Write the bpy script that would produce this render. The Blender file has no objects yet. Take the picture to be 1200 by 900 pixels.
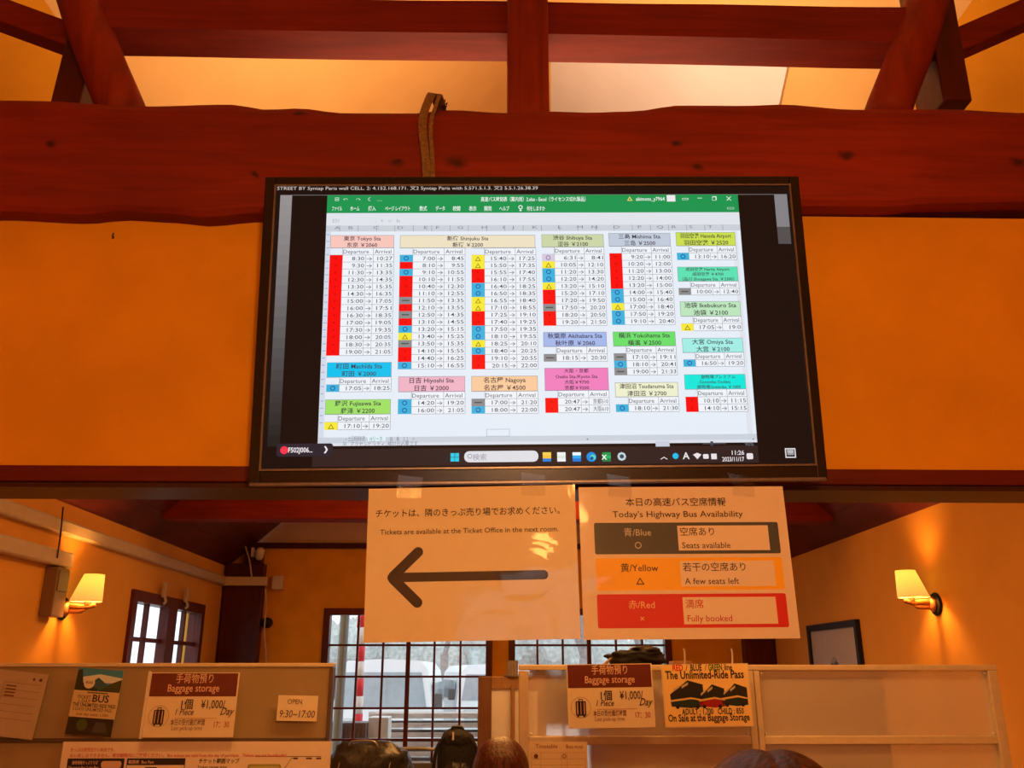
import bpy, bmesh, math, random
from mathutils import Vector, Matrix, Euler, noise
PI = math.pi
C = bpy.context.scene.collection
SC = bpy.context.scene
random.seed(7)

# ------------------------------------------------------------------ camera
FPX = 1030.0
TH = math.atan(335 / FPX)                       # pitch up
PH = math.atan(25 * math.cos(TH) / FPX)         # slight turn to the right
EYE = Vector((0, 0, 1.55))
FW = Vector((math.sin(PH) * math.cos(TH), math.cos(PH) * math.cos(TH), math.sin(TH)))
RT = Vector((math.cos(PH), -math.sin(PH), 0))
UP = RT.cross(FW)
cam = bpy.data.cameras.new('camera'); cam_o = bpy.data.objects.new('camera', cam); C.objects.link(cam_o)
cam.sensor_width = 36; cam.lens = FPX / 1200 * 36; cam.clip_start = 0.02; cam.clip_end = 300
m = Matrix((RT, UP, -FW)).transposed().to_4x4(); m.translation = EYE
cam_o.matrix_world = m
SC.camera = cam_o

# ------------------------------------------------------------------ world (bright overcast day) and exposure
W = bpy.data.worlds.new('overcast'); SC.world = W; W.use_nodes = True
_n = W.node_tree.nodes; _l = W.node_tree.links
_bg = _n['Background']; _tc = _n.new('ShaderNodeTexCoord'); _sx = _n.new('ShaderNodeSeparateXYZ'); _r = _n.new('ShaderNodeValToRGB')
_l.new(_tc.outputs['Generated'], _sx.inputs[0]); _l.new(_sx.outputs[2], _r.inputs[0]); _l.new(_r.outputs[0], _bg.inputs[0])
_r.color_ramp.elements[0].position = 0.0; _r.color_ramp.elements[0].color = (.80, .88, .97, 1)
_r.color_ramp.elements[1].position = 0.6; _r.color_ramp.elements[1].color = (.95, 1.0, 1.0, 1)
_bg.inputs[1].default_value = 1.85
SC.view_settings.view_transform = 'Standard'; SC.view_settings.look = 'None'
SC.view_settings.gamma = 1; SC.view_settings.use_curve_mapping = False
SC.view_settings.exposure = 0.0

# ------------------------------------------------------------------ lamps and unseen fill lights
WARM = (1.0, .43, .105)
def lamp(kind, name, loc, energy, color=WARM, size=.1, rot=(0, 0, 0), sy=None):
    d = bpy.data.lights.new(name, kind); d.energy = energy; d.color = color
    if kind == 'AREA':
        d.size = size
        if sy: d.shape = 'RECTANGLE'; d.size_y = sy
    else: d.shadow_soft_size = size
    o = bpy.data.objects.new(name, d); C.objects.link(o); o.location = loc; o.rotation_euler = rot
    return o
lamp('POINT', 'pendant_light', (.15, -.35, 2.45), 88, size=.07)
lamp('POINT', 'pendant_light', (.2, -1.9, 2.75), 66, size=.2)
lamp('AREA', 'far_room_fill', (.3, 2.45, 2.55), 16, size=1.6, rot=(math.radians(50), 0, 0), sy=.15)  # unseen light added to brighten the partition fronts
lamp('AREA', 'far_room_fill', (.1, 4.6, 3.3), 45, size=1.0, rot=(0, 0, 0), sy=.5)  # added overhead fill for the far room, without a fitting
lamp('AREA', 'up_fill', (.1, 3.2, 3.1), 44, (1, .60, .34), size=.9, rot=(PI, 0, 0), sy=.3)  # unseen fill added to lift the ceiling slopes
lamp('AREA', 'up_fill', (.1, 2.45, 2.99), 7, (1, .60, .34), size=1.5, rot=(PI + math.radians(20), 0, 0), sy=.12)  # added strip hidden by the tie beam, lights the collar underside
lamp('AREA', 'far_room_fill', (.1, 7.0, 3.2), 55, size=1.0, rot=(0, 0, 0), sy=1.0)  # another unseen fill added deeper in the far room

# ------------------------------------------------------------------ helpers
def at(px, py, Y):
    d = FW + RT * ((px - 600) / FPX) + UP * ((450 - py) / FPX)
    return EYE + d * (Y / d.y)
def at_x(px, py, X):
    d = FW + RT * ((px - 600) / FPX) + UP * ((450 - py) / FPX)
    return EYE + d * (X / d.x)
def s2l(c):
    c = c / 255.0
    return c / 12.92 if c <= .04045 else ((c + .055) / 1.055) ** 2.4
def rgb(*c): return tuple(s2l(v) for v in c) + (1,)

def newmat(name):
    mt = bpy.data.materials.new(name); mt.use_nodes = True
    nt = mt.node_tree; b = nt.nodes['Principled BSDF']
    return mt, nt, b
def node(nt, t, **kw):
    n = nt.nodes.new(t)
    for k, v in kw.items(): setattr(n, k, v)
    return n
def mat(name, col, rough=.6, spec=.5, var=.12, scale=30, bump=.05, metal=0, stretch=(1, 1, 1), coat=0):
    mt, nt, b = newmat(name)
    tc = node(nt, 'ShaderNodeTexCoord'); mp = node(nt, 'ShaderNodeMapping'); mp.inputs['Scale'].default_value = stretch
    nz = node(nt, 'ShaderNodeTexNoise'); nz.inputs['Scale'].default_value = scale; nz.inputs['Detail'].default_value = 5
    nt.links.new(tc.outputs['Object'], mp.inputs[0]); nt.links.new(mp.outputs[0], nz.inputs['Vector'])
    r = node(nt, 'ShaderNodeValToRGB')
    r.color_ramp.elements[0].position = .3; r.color_ramp.elements[1].position = .7
    r.color_ramp.elements[0].color = tuple(c * (1 - var) for c in col[:3]) + (1,)
    r.color_ramp.elements[1].color = tuple(min(1, c * (1 + var)) for c in col[:3]) + (1,)
    nt.links.new(nz.outputs['Fac'], r.inputs[0]); nt.links.new(r.outputs[0], b.inputs['Base Color'])
    b.inputs['Roughness'].default_value = rough; b.inputs['Metallic'].default_value = metal
    b.inputs['Specular IOR Level'].default_value = spec; b.inputs['Coat Weight'].default_value = coat
    if bump:
        bp = node(nt, 'ShaderNodeBump'); bp.inputs['Strength'].default_value = bump; bp.inputs['Distance'].default_value = .01
        nt.links.new(nz.outputs['Fac'], bp.inputs['Height']); nt.links.new(bp.outputs[0], b.inputs['Normal'])
    return mt
def wood(name, col, dark, stretch=(1, 8, 8), scale=3, rough=.5, knots=False, coat=.0):
    mt, nt, b = newmat(name)
    tc = node(nt, 'ShaderNodeTexCoord'); mp = node(nt, 'ShaderNodeMapping'); mp.inputs['Scale'].default_value = stretch
    nz = node(nt, 'ShaderNodeTexNoise'); nz.inputs['Scale'].default_value = scale; nz.inputs['Detail'].default_value = 8; nz.inputs['Roughness'].default_value = .65
    nz.inputs['Distortion'].default_value = .6
    nt.links.new(tc.outputs['Object'], mp.inputs[0]); nt.links.new(mp.outputs[0], nz.inputs['Vector'])
    r = node(nt, 'ShaderNodeValToRGB'); r.color_ramp.elements[0].position = .32; r.color_ramp.elements[1].position = .62
    r.color_ramp.elements[0].color = dark; r.color_ramp.elements[1].color = col
    nt.links.new(nz.outputs['Fac'], r.inputs[0]); out = r.outputs[0]
    n2 = node(nt, 'ShaderNodeTexNoise'); n2.inputs['Scale'].default_value = 1.7; n2.inputs['Detail'].default_value = 3
    nt.links.new(tc.outputs['Object'], n2.inputs['Vector'])
    r2 = node(nt, 'ShaderNodeValToRGB'); r2.color_ramp.elements[0].position = .35; r2.color_ramp.elements[0].color = (.7, .66, .64, 1); r2.color_ramp.elements[1].position = .65
    r2.color_ramp.elements[1].color = (1, 1, 1, 1)
    nt.links.new(n2.outputs['Fac'], r2.inputs[0])
    mx = node(nt, 'ShaderNodeMix', data_type='RGBA', blend_type='MULTIPLY'); mx.inputs[0].default_value = 1
    nt.links.new(out, mx.inputs[6]); nt.links.new(r2.outputs[0], mx.inputs[7]); out = mx.outputs[2]
    if knots:
        wn = node(nt, 'ShaderNodeTexNoise'); wn.inputs['Scale'].default_value = 22
        nt.links.new(tc.outputs['Object'], wn.inputs['Vector'])
        ws = node(nt, 'ShaderNodeVectorMath', operation='MULTIPLY_ADD'); ws.inputs[1].default_value = (.03, .0, .03)
        nt.links.new(wn.outputs['Color'], ws.inputs[0]); nt.links.new(tc.outputs['Object'], ws.inputs[2])
        for kk, kp in enumerate(knots):
            sb_ = node(nt, 'ShaderNodeVectorMath', operation='SUBTRACT'); sb_.inputs[1].default_value = kp + Vector((.015, 0, .015)); nt.links.new(ws.outputs[0], sb_.inputs[0])
            sc_ = node(nt, 'ShaderNodeVectorMath', operation='MULTIPLY'); sc_.inputs[1].default_value = (.65, .3, 1.1); nt.links.new(sb_.outputs[0], sc_.inputs[0])
            ln_ = node(nt, 'ShaderNodeVectorMath', operation='LENGTH'); nt.links.new(sc_.outputs[0], ln_.inputs[0])
            r3 = node(nt, 'ShaderNodeValToRGB'); r3.color_ramp.elements[0].position = .004; r3.color_ramp.elements[0].color = (.25, .35, .5, 1)
            r3.color_ramp.elements[1].position = (.024, .016, .016, .014, .02, .012, .014, .012, .010, .012)[kk]; r3.color_ramp.elements[1].color = (1, 1, 1, 1)
            nt.links.new(ln_.outputs['Value'], r3.inputs[0])
            m3 = node(nt, 'ShaderNodeMix', data_type='RGBA', blend_type='MULTIPLY'); m3.inputs[0].default_value = 1
            nt.links.new(out, m3.inputs[6]); nt.links.new(r3.outputs[0], m3.inputs[7]); out = m3.outputs[2]
    nt.links.new(out, b.inputs['Base Color']); b.inputs['Roughness'].default_value = rough; b.inputs['Coat Weight'].default_value = coat
    b.inputs['Specular IOR Level'].default_value = .3
    bp = node(nt, 'ShaderNodeBump'); bp.inputs['Strength'].default_value = .25; bp.inputs['Distance'].default_value = .006
    nt.links.new(nz.outputs['Fac'], bp.inputs['Height']); nt.links.new(bp.outputs[0], b.inputs['Normal'])
    return mt
def print_mat(name, rough=.5, emit=False, strength=1.0, coat=0):
    mt, nt, b = newmat(name)
    a = node(nt, 'ShaderNodeVertexColor'); a.layer_name = 'Col'
    if emit:
        b.inputs['Base Color'].default_value = (.01, .01, .01, 1); b.inputs['Roughness'].default_value = .4; b.inputs['Specular IOR Level'].default_value = .05
        nt.links.new(a.outputs[0], b.inputs['Emission Color']); b.inputs['Emission Strength'].default_value = strength
    else:
        nt.links.new(a.outputs[0], b.inputs['Base Color']); b.inputs['Roughness'].default_value = rough
        b.inputs['Coat Weight'].default_value = coat
    return mt
def glass_mat(name, tint=(.96, .98, 1, 1), gloss=.08):
    mt = bpy.data.materials.new(name); mt.use_nodes = True; nt = mt.node_tree; nt.nodes.clear()
    o = node(nt, 'ShaderNodeOutputMaterial'); t = node(nt, 'ShaderNodeBsdfTransparent'); t.inputs[0].default_value = tint
    g = node(nt, 'ShaderNodeBsdfGlossy'); g.inputs['Roughness'].default_value = .03; mx = node(nt, 'ShaderNodeMixShader')
    nz = node(nt, 'ShaderNodeTexNoise'); nz.inputs['Scale'].default_value = 4; bp = node(nt, 'ShaderNodeBump'); bp.inputs['Strength'].default_value = .05
    nt.links.new(nz.outputs[0], bp.inputs['Height']); nt.links.new(bp.outputs[0], g.inputs['Normal'])
    mx.inputs[0].default_value = gloss
    nt.links.new(t.outputs[0], mx.inputs[1]); nt.links.new(g.outputs[0], mx.inputs[2]); nt.links.new(mx.outputs[0], o.inputs[0])
    return mt
def film_mat(name, bumpy=.35, gloss=.09, scale=6):
    mt = glass_mat(name, (1, 1, 1, 1), gloss); nt = mt.node_tree
    for n in nt.nodes:
        if n.type == 'BUMP': n.inputs['Strength'].default_value = bumpy; n.inputs['Distance'].default_value = .02
        if n.type == 'TEX_NOISE': n.inputs['Scale'].default_value = scale; n.inputs['Detail'].default_value = 2
        if n.type == 'BSDF_GLOSSY': n.inputs['Roughness'].default_value = .06
    return mt

M = {}
KN = [at(*k, 1.935) - Vector((0, 2.05, 2.64)) for k in ((535, 190), (465, 193), (990, 184), (818, 197), (1192, 190), (792, 169), (352, 131), (700, 70), (300, 205), (60, 170))]
M['plaster'] = mat('ochre_plaster', (.76, .335, .012), .85, .2, .10, 3.5, .10)
M['plaster_fine'] = mat('ochre_plaster_fine', (.76, .37, .06), .85, .2, .06, 2.2, .05)
M['cream'] = mat('cream_plaster', (.84, .53, .19), .9, .2, .05, 3, .03)
M['pale'] = mat('pale_daylit_tone', (.80, .82, .86), .85, .2, .05, 2.5, .02)  # daylight on the slope put into the colour
M['gable'] = mat('gable_cool_lit_plaster', (.62, .47, .36), .9, .2, .05, 3, .03)  # paler tone stands in for cooler light on the gable
M['beam'] = wood('red_brown_timber', (.30, .025, .006, 1), (.20, .015, .005, 1), (.7, 7, 11), 3.2, .7, KN)
M['beam_v'] = wood('red_brown_timber_upright', (.34, .034, .007, 1), (.22, .020, .006, 1), (9, 9, .8), 3.0, .65)
M['dark_timber'] = wood('dark_red_timber', (.11, .016, .008, 1), (.06, .009, .005, 1), (6, 6, 1), 3, .4)
M['soffit'] = wood('dark_red_ceiling_boards', (.16, .022, .009, 1), (.09, .012, .006, 1), (6, 1, 6), 3, .38)
M['lintel'] = wood('lintel_timber', (.17, .016, .006, 1), (.12, .010, .005, 1), (1, 9, 9), 3, .45)
M['lintel_under'] = wood('lintel_rail_brown', (.075, .020, .010, 1), (.05, .013, .008, 1), (1, 9, 9), 3, .4)
M['sash'] = wood('window_sash_wood', (.15, .025, .012, 1), (.08, .014, .008, 1), (8, 8, 1), 5, .4)
M['floor'] = mat('grey_tile_floor', (.22, .18, .15), .4, .5, .1, 6, .02)
M['black'] = mat('black_plastic', (.012, .010, .010), .22, .5, .2, 60, .0)
M['black_matt'] = mat('black_matt', (.012, .011, .011), .6, .3, .2, 60, .05)
M['panel_black'] = mat('screen_glass_black', (.010, .006, .006), .18, .25, .1, 20, 0)
M['silver'] = mat('grey_lip', (.22, .19, .18), .3, .5, .1, 60, 0, metal=.6)
M['paper'] = mat('white_paper', (.82, .72, .52), .55, .4, .02, 40, .02)
M['paper_pink'] = mat('pinkish_paper', (.82, .70, .60), .55, .4, .02, 40, .02)
M['paper_cream'] = mat('cream_paper', (.80, .66, .42), .55, .4, .02, 40, .02)
M['paper_dim'] = mat('thin_tan_paper', (.48, .38, .27), .7, .3, .04, 20, .02)
M['board'] = mat('tan_pin_board', (.35, .26, .135), .75, .25, .07, 5, .03)
M['alu'] = mat('beige_metal_frame', (.66, .56, .38), .4, .5, .05, 40, .0)
M['alu_dark'] = mat('dark_metal_rail', (.10, .07, .05), .4, .5, .1, 40, 0)
M['duct'] = mat('beige_cable_duct', (.62, .50, .33), .4, .5, .05, 20, .02)
M['duct_grey'] = mat('grey_brown_cover', (.26, .17, .11), .5, .4, .06, 20, .02)
M['webbing'] = mat('brown_webbing', (.23, .13, .05), .7, .3, .35, 180, .4)
M['pine'] = wood('pine_frame', (.50, .30, .14, 1), (.36, .20, .09, 1), (9, 9, 1), 4, .45)
M['brown_wood'] = wood('brown_board', (.26, .13, .07, 1), (.18, .09, .05, 1), (9, 9, 1), 4, .45)
M['whiteboard'] = mat('white_board', (.86, .88, .90), .35, .4, .02, 10, 0)
M['oak'] = wood('sconce_wood', (.62, .27, .12, 1), (.40, .15, .07, 1), (1, 6, 6), 6, .3)
M['white_pl'] = mat('white_plastic', (.75, .68, .62), .4, .4, .03, 40, 0)
M['fabric_black'] = mat('black_fabric', (.016, .016, .018), .75, .3, .4, 90, .4)
M['fabric_sheen'] = mat('black_nylon', (.025, .025, .028), .38, .5, .4, 24, .5)
M['grey_pl'] = mat('grey_ribbed_plastic', (.30, .27, .26), .5, .4, .1, 40, 0)
M['steel'] = mat('grey_steel', (.35, .36, .36), .3, .5, .08, 40, 0, metal=.6)
M['skin'] = mat('skin', (.62, .40, .29), .5, .4, .05, 20, .03)
M['denim'] = mat('dark_cloth', (.05, .06, .09), .85, .2, .15, 60, .2)
M['knit'] = mat('grey_cloth', (.20, .17, .16), .85, .2, .15, 60, .3)
M['eye'] = mat('eye_white', (.8, .8, .8), .2, .5, .01, 40, 0)
M['lip'] = mat('lip', (.45, .17, .14), .5, .4, .05, 20, 0)
M['van_white'] = mat('white_paint', (.80, .82, .84), .3, .5, .02, 4, 0, coat=.3)
M['van_glass'] = mat('van_window', (.36, .42, .46), .1, .5, .1, 5, 0)
M['tyre'] = mat('tyre', (.03, .03, .03), .8, .2, .1, 30, .1)
M['red'] = mat('red_paint', (.75, .03, .05), .4, .4, .05, 10, 0)
M['white'] = mat('white_paint_matt', (.82, .82, .82), .5, .4, .03, 10, 0)
M['slate'] = mat('blue_grey_paint', (.20, .26, .29), .5, .4, .1, 10, .02)
M['charcoal'] = mat('charcoal_metal', (.09, .09, .095), .5, .4, .1, 10, .02)
M['grey_light'] = mat('light_grey_metal', (.60, .62, .62), .5, .4, .05, 10, .02)
M['lumber'] = wood('weathered_lumber', (.62, .55, .50, 1), (.42, .36, .33, 1), (1, 8, 8), 4, .7)
M['ground'] = mat('pale_asphalt', (.66, .66, .65), .9, .2, .12, 2.0, .1)
M['bark'] = mat('grey_bark', (.30, .28, .27), .9, .2, .2, 12, .3)
M['hedge'] = mat('grey_green_leaf', (.50, .54, .52), .9, .1, .25, 8, .2)
M['glass'] = glass_mat('window_glass')
M['film'] = film_mat('laminate_film', .08, .035, 2.5)
M['film_clear'] = film_mat('clear_sleeve', .2, .06, 5)
M['print'] = print_mat('printed_ink', .55)
M['screen'] = print_mat('lit_screen_pixels', emit=True, strength=.98)
# frosted acrylic
mt, nt, b = newmat('frosted_acrylic'); nt.nodes.remove(b)
o_ = nt.nodes['Material Output']; d1 = node(nt, 'ShaderNodeBsdfDiffuse'); d1.inputs[0].default_value = (.86, .82, .74, 1)
t1 = node(nt, 'ShaderNodeBsdfRefraction'); t1.inputs['IOR'].default_value = 1.02; t1.inputs['Roughness'].default_value = .32; t1.inputs[0].default_value = (.97, .95, .92, 1)
g1 = node(nt, 'ShaderNodeBsdfGlossy'); g1.inputs['Roughness'].default_value = .25
nzf = node(nt, 'ShaderNodeTexNoise'); nzf.inputs['Scale'].default_value = 2.0; rf = node(nt, 'ShaderNodeMapRange'); rf.inputs[3].default_value = .58; rf.inputs[4].default_value = .72
nt.links.new(nzf.outputs[0], rf.inputs[0])
x1 = node(nt, 'ShaderNodeMixShader'); nt.links.new(rf.outputs[0], x1.inputs[0])
x2 = node(nt, 'ShaderNodeMixShader'); x2.inputs[0].default_value = .04
nt.links.new(d1.outputs[0], x1.inputs[1]); nt.links.new(t1.outputs[0], x1.inputs[2]); nt.links.new(x1.outputs[0], x2.inputs[1]); nt.links.new(g1.outputs[0], x2.inputs[2]); nt.links.new(x2.outputs[0], o_.inputs[0])
M['frost'] = mt
# lamp shade fabric, lit from within
mt, nt, b = newmat('lit_lamp_shade')
b.inputs['Base Color'].default_value = (.8, .6, .3, 1); b.inputs['Roughness'].default_value = .8
b.inputs['Emission Strength'].default_value = .95
tc = node(nt, 'ShaderNodeTexCoord'); sp = node(nt, 'ShaderNodeSeparateXYZ'); rr = node(nt, 'ShaderNodeValToRGB')
nt.links.new(tc.outputs['Generated'], sp.inputs[0]); nt.links.new(sp.outputs[2], rr.inputs[0]); nt.links.new(rr.outputs[0], b.inputs['Emission Color'])
rr.color_ramp.elements[0].color = (.80, .40, .07, 1); rr.color_ramp.elements[1].color = (1.0, .80, .09, 1); rr.color_ramp.elements[0].position = .1; rr.color_ramp.elements[1].position = .75
M['shade'] = mt
mt = M['frost'].copy(); mt.name = 'clear_frosted_sheet'; M['frost_clear'] = mt
for n in mt.node_tree.nodes:
    if n.type == 'MAP_RANGE': n.inputs[3].default_value = .86; n.inputs[4].default_value = .92
    if n.type == 'BSDF_REFRACTION': n.inputs['Roughness'].default_value = .18
def hair_mat(name, a, c):
    mt, nt, b = newmat(name); tc = node(nt, 'ShaderNodeTexCoord'); mp = node(nt, 'ShaderNodeMapping'); mp.inputs['Scale'].default_value = (40, 40, 3)
    nz = node(nt, 'ShaderNodeTexNoise'); nz.inputs['Scale'].default_value = 4; nz.inputs['Detail'].default_value = 4; r = node(nt, 'ShaderNodeValToRGB')
    nt.links.new(tc.outputs['Object'], mp.inputs[0]); nt.links.new(mp.outputs[0], nz.inputs['Vector']); nt.links.new(nz.outputs[0], r.inputs[0])
    r.color_ramp.elements[0].color = a; r.color_ramp.elements[1].color = c; r.color_ramp.elements[0].position = .35; r.color_ramp.elements[1].position = .65
    nt.links.new(r.outputs[0], b.inputs['Base Color']); b.inputs['Roughness'].default_value = .38
    bp = node(nt, 'ShaderNodeBump'); bp.inputs['Strength'].default_value = .5; bp.inputs['Distance'].default_value = .004
    nt.links.new(nz.outputs[0], bp.inputs['Height']); nt.links.new(bp.outputs[0], b.inputs['Normal'])
    return mt
M['hair_brown'] = hair_mat('brown_hair', (.035, .010, .006, 1), (.13, .036, .020, 1))
M['hair_dark'] = hair_mat('dark_brown_hair', (.016, .007, .005, 1), (.06, .017, .010, 1))

def obj(name, bm, mt, parent=None, smooth=False):
    me = bpy.data.meshes.new(name)
    if isinstance(bm, bmesh.types.BMesh):
        bmesh.ops.recalc_face_normals(bm, faces=bm.faces); bm.to_mesh(me); bm.free()
    else:
        me = bm; me.name = name
    if smooth:
        for p in me.polygons: p.use_smooth = True
    me.materials.clear(); me.materials.append(mt)
    o = bpy.data.objects.new(name, me); C.objects.link(o)
    if parent: o.parent = parent
    return o
def tag(o, label=None, cat=None, group=None, kind=None):
    if label: o['label'] = label
    if cat: o['category'] = cat
    if group: o['group'] = group
    if kind: o['kind'] = kind
    return o
def empty(name, loc=(0, 0, 0), rot=(0, 0, 0), label=None, cat=None, group=None):
    o = bpy.data.objects.new(name, None); o.empty_display_size = .05; C.objects.link(o); o.location = loc; o.rotation_euler = rot
    return tag(o, label, cat, group)
def struct(name, bm, mt, label=None, parent=None):
    o = obj(name, bm, mt, parent)
    if not parent: o['kind'] = 'structure'
    if label: o['label'] = label
    return o
def BM(): return bmesh.new()
def box(bm, x0, x1, y0, y1, z0, z1, bev=0, M4=None):
    x0, x1 = sorted((x0, x1)); y0, y1 = sorted((y0, y1)); z0, z1 = sorted((z0, z1))
    vs = [bm.verts.new((x, y, z)) for x in (x0, x1) for y in (y0, y1) for z in (z0, z1)]
    fs = [(0, 1, 3, 2), (4, 6, 7, 5), (0, 4, 5, 1), (2, 3, 7, 6), (0, 2, 6, 4), (1, 5, 7, 3)]
    faces = [bm.faces.new([vs[i] for i in f]) for f in fs]
    if M4 is not None: bmesh.ops.transform(bm, matrix=M4, verts=vs)
    if bev:
        es = list({e for f in faces for e in f.edges})
        bmesh.ops.bevel(bm, geom=es, offset=bev, segments=2, affect='EDGES', profile=.5)
    return bm
def bx(*a, **k): return box(BM(), *a, **k)
def tube(bm, pts, r, seg=12, cap=True, flat=1.0):
    pts = [Vector(p) for p in pts]; n = len(pts); rings = []
    rs = r if isinstance(r, (list, tuple)) else [r] * n
    ref = None
    for i, p in enumerate(pts):
        t = (pts[min(i + 1, n - 1)] - pts[max(i - 1, 0)]).normalized()
        if ref is None:
            ref = Vector((0, 1, 0)) if abs(t.y) < .9 else Vector((1, 0, 0))
        a = (ref - t * ref.dot(t)).normalized(); bb = t.cross(a); ref = a
        rings.append([bm.verts.new(p + (a * math.cos(2 * PI * k / seg) * flat + bb * math.sin(2 * PI * k / seg)) * rs[i]) for k in range(seg)])
    for i in range(n - 1):
        for k in range(seg):
            bm.faces.new((rings[i][k], rings[i][(k + 1) % seg], rings[i + 1][(k + 1) % seg], rings[i + 1][k]))
    if cap: bm.faces.new(rings[0][::-1]); bm.faces.new(rings[-1])
    return bm
def lathe(bm, prof, seg=28, M4=None, close=False):
    rings = []; vs = []
    for r, z in prof:
        ring = [bm.verts.new((r * math.cos(2 * PI * k / seg), r * math.sin(2 * PI * k / seg), z)) for k in range(seg)]
        rings.append(ring); vs += ring
    for i in range(len(rings) - 1):
        for k in range(seg): bm.faces.new((rings[i][k], rings[i][(k + 1) % seg], rings[i + 1][(k + 1) % seg], rings[i + 1][k]))
    if close: bm.faces.new(rings[0][::-1]); bm.faces.new(rings[-1])
    if M4 is not None: bmesh.ops.transform(bm, matrix=M4, verts=vs)
    return bm
def prism(bm, poly, d0, d1, axis='y', M4=None):
    def q(p, d): return {'y': (p[0], d, p[1]), 'x': (d, p[0], p[1]), 'z': (p[0], p[1], d)}[axis]
    a = [bm.verts.new(q(p, d0)) for p in poly]; b_ = [bm.verts.new(q(p, d1)) for p in poly]
    bm.faces.new(a); bm.faces.new(b_[::-1])
    n = len(poly)
    for i in range(n): bm.faces.new((a[i], a[(i + 1) % n], b_[(i + 1) % n], b_[i]))
    if M4 is not None: bmesh.ops.transform(bm, matrix=M4, verts=a + b_)
    return bm
def frame_bm(x0, x1, z0, z1, w, y0, y1):
    bm = BM(); box(bm, x0, x0 + w, y0, y1, z0, z1); box(bm, x1 - w, x1, y0, y1, z0, z1)
    box(bm, x0 + w, x1 - w, y0, y1, z1 - w, z1); box(bm, x0 + w, x1 - w, y0, y1, z0, z0 + w); return bm
def copy_tree(o, parent=None):
    c = o.copy(); C.objects.link(c)
    if parent: c.parent = parent
    for ch in list(o.children): copy_tree(ch, c)
    return c
def spline(pts, n=8):
    pts = [Vector(p) for p in pts]; out = []
    P = [pts[0]] + pts + [pts[-1]]
    for i in range(1, len(P) - 2):
        for k in range(n):
            t = k / n; a, b_, c, d = P[i - 1:i + 3]
            out.append(.5 * ((2 * b_) + (-a + c) * t + (2 * a - 5 * b_ + 4 * c - d) * t * t + (-a + 3 * b_ - 3 * c + d) * t ** 3))
    out.append(pts[-1]); return out

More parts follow.
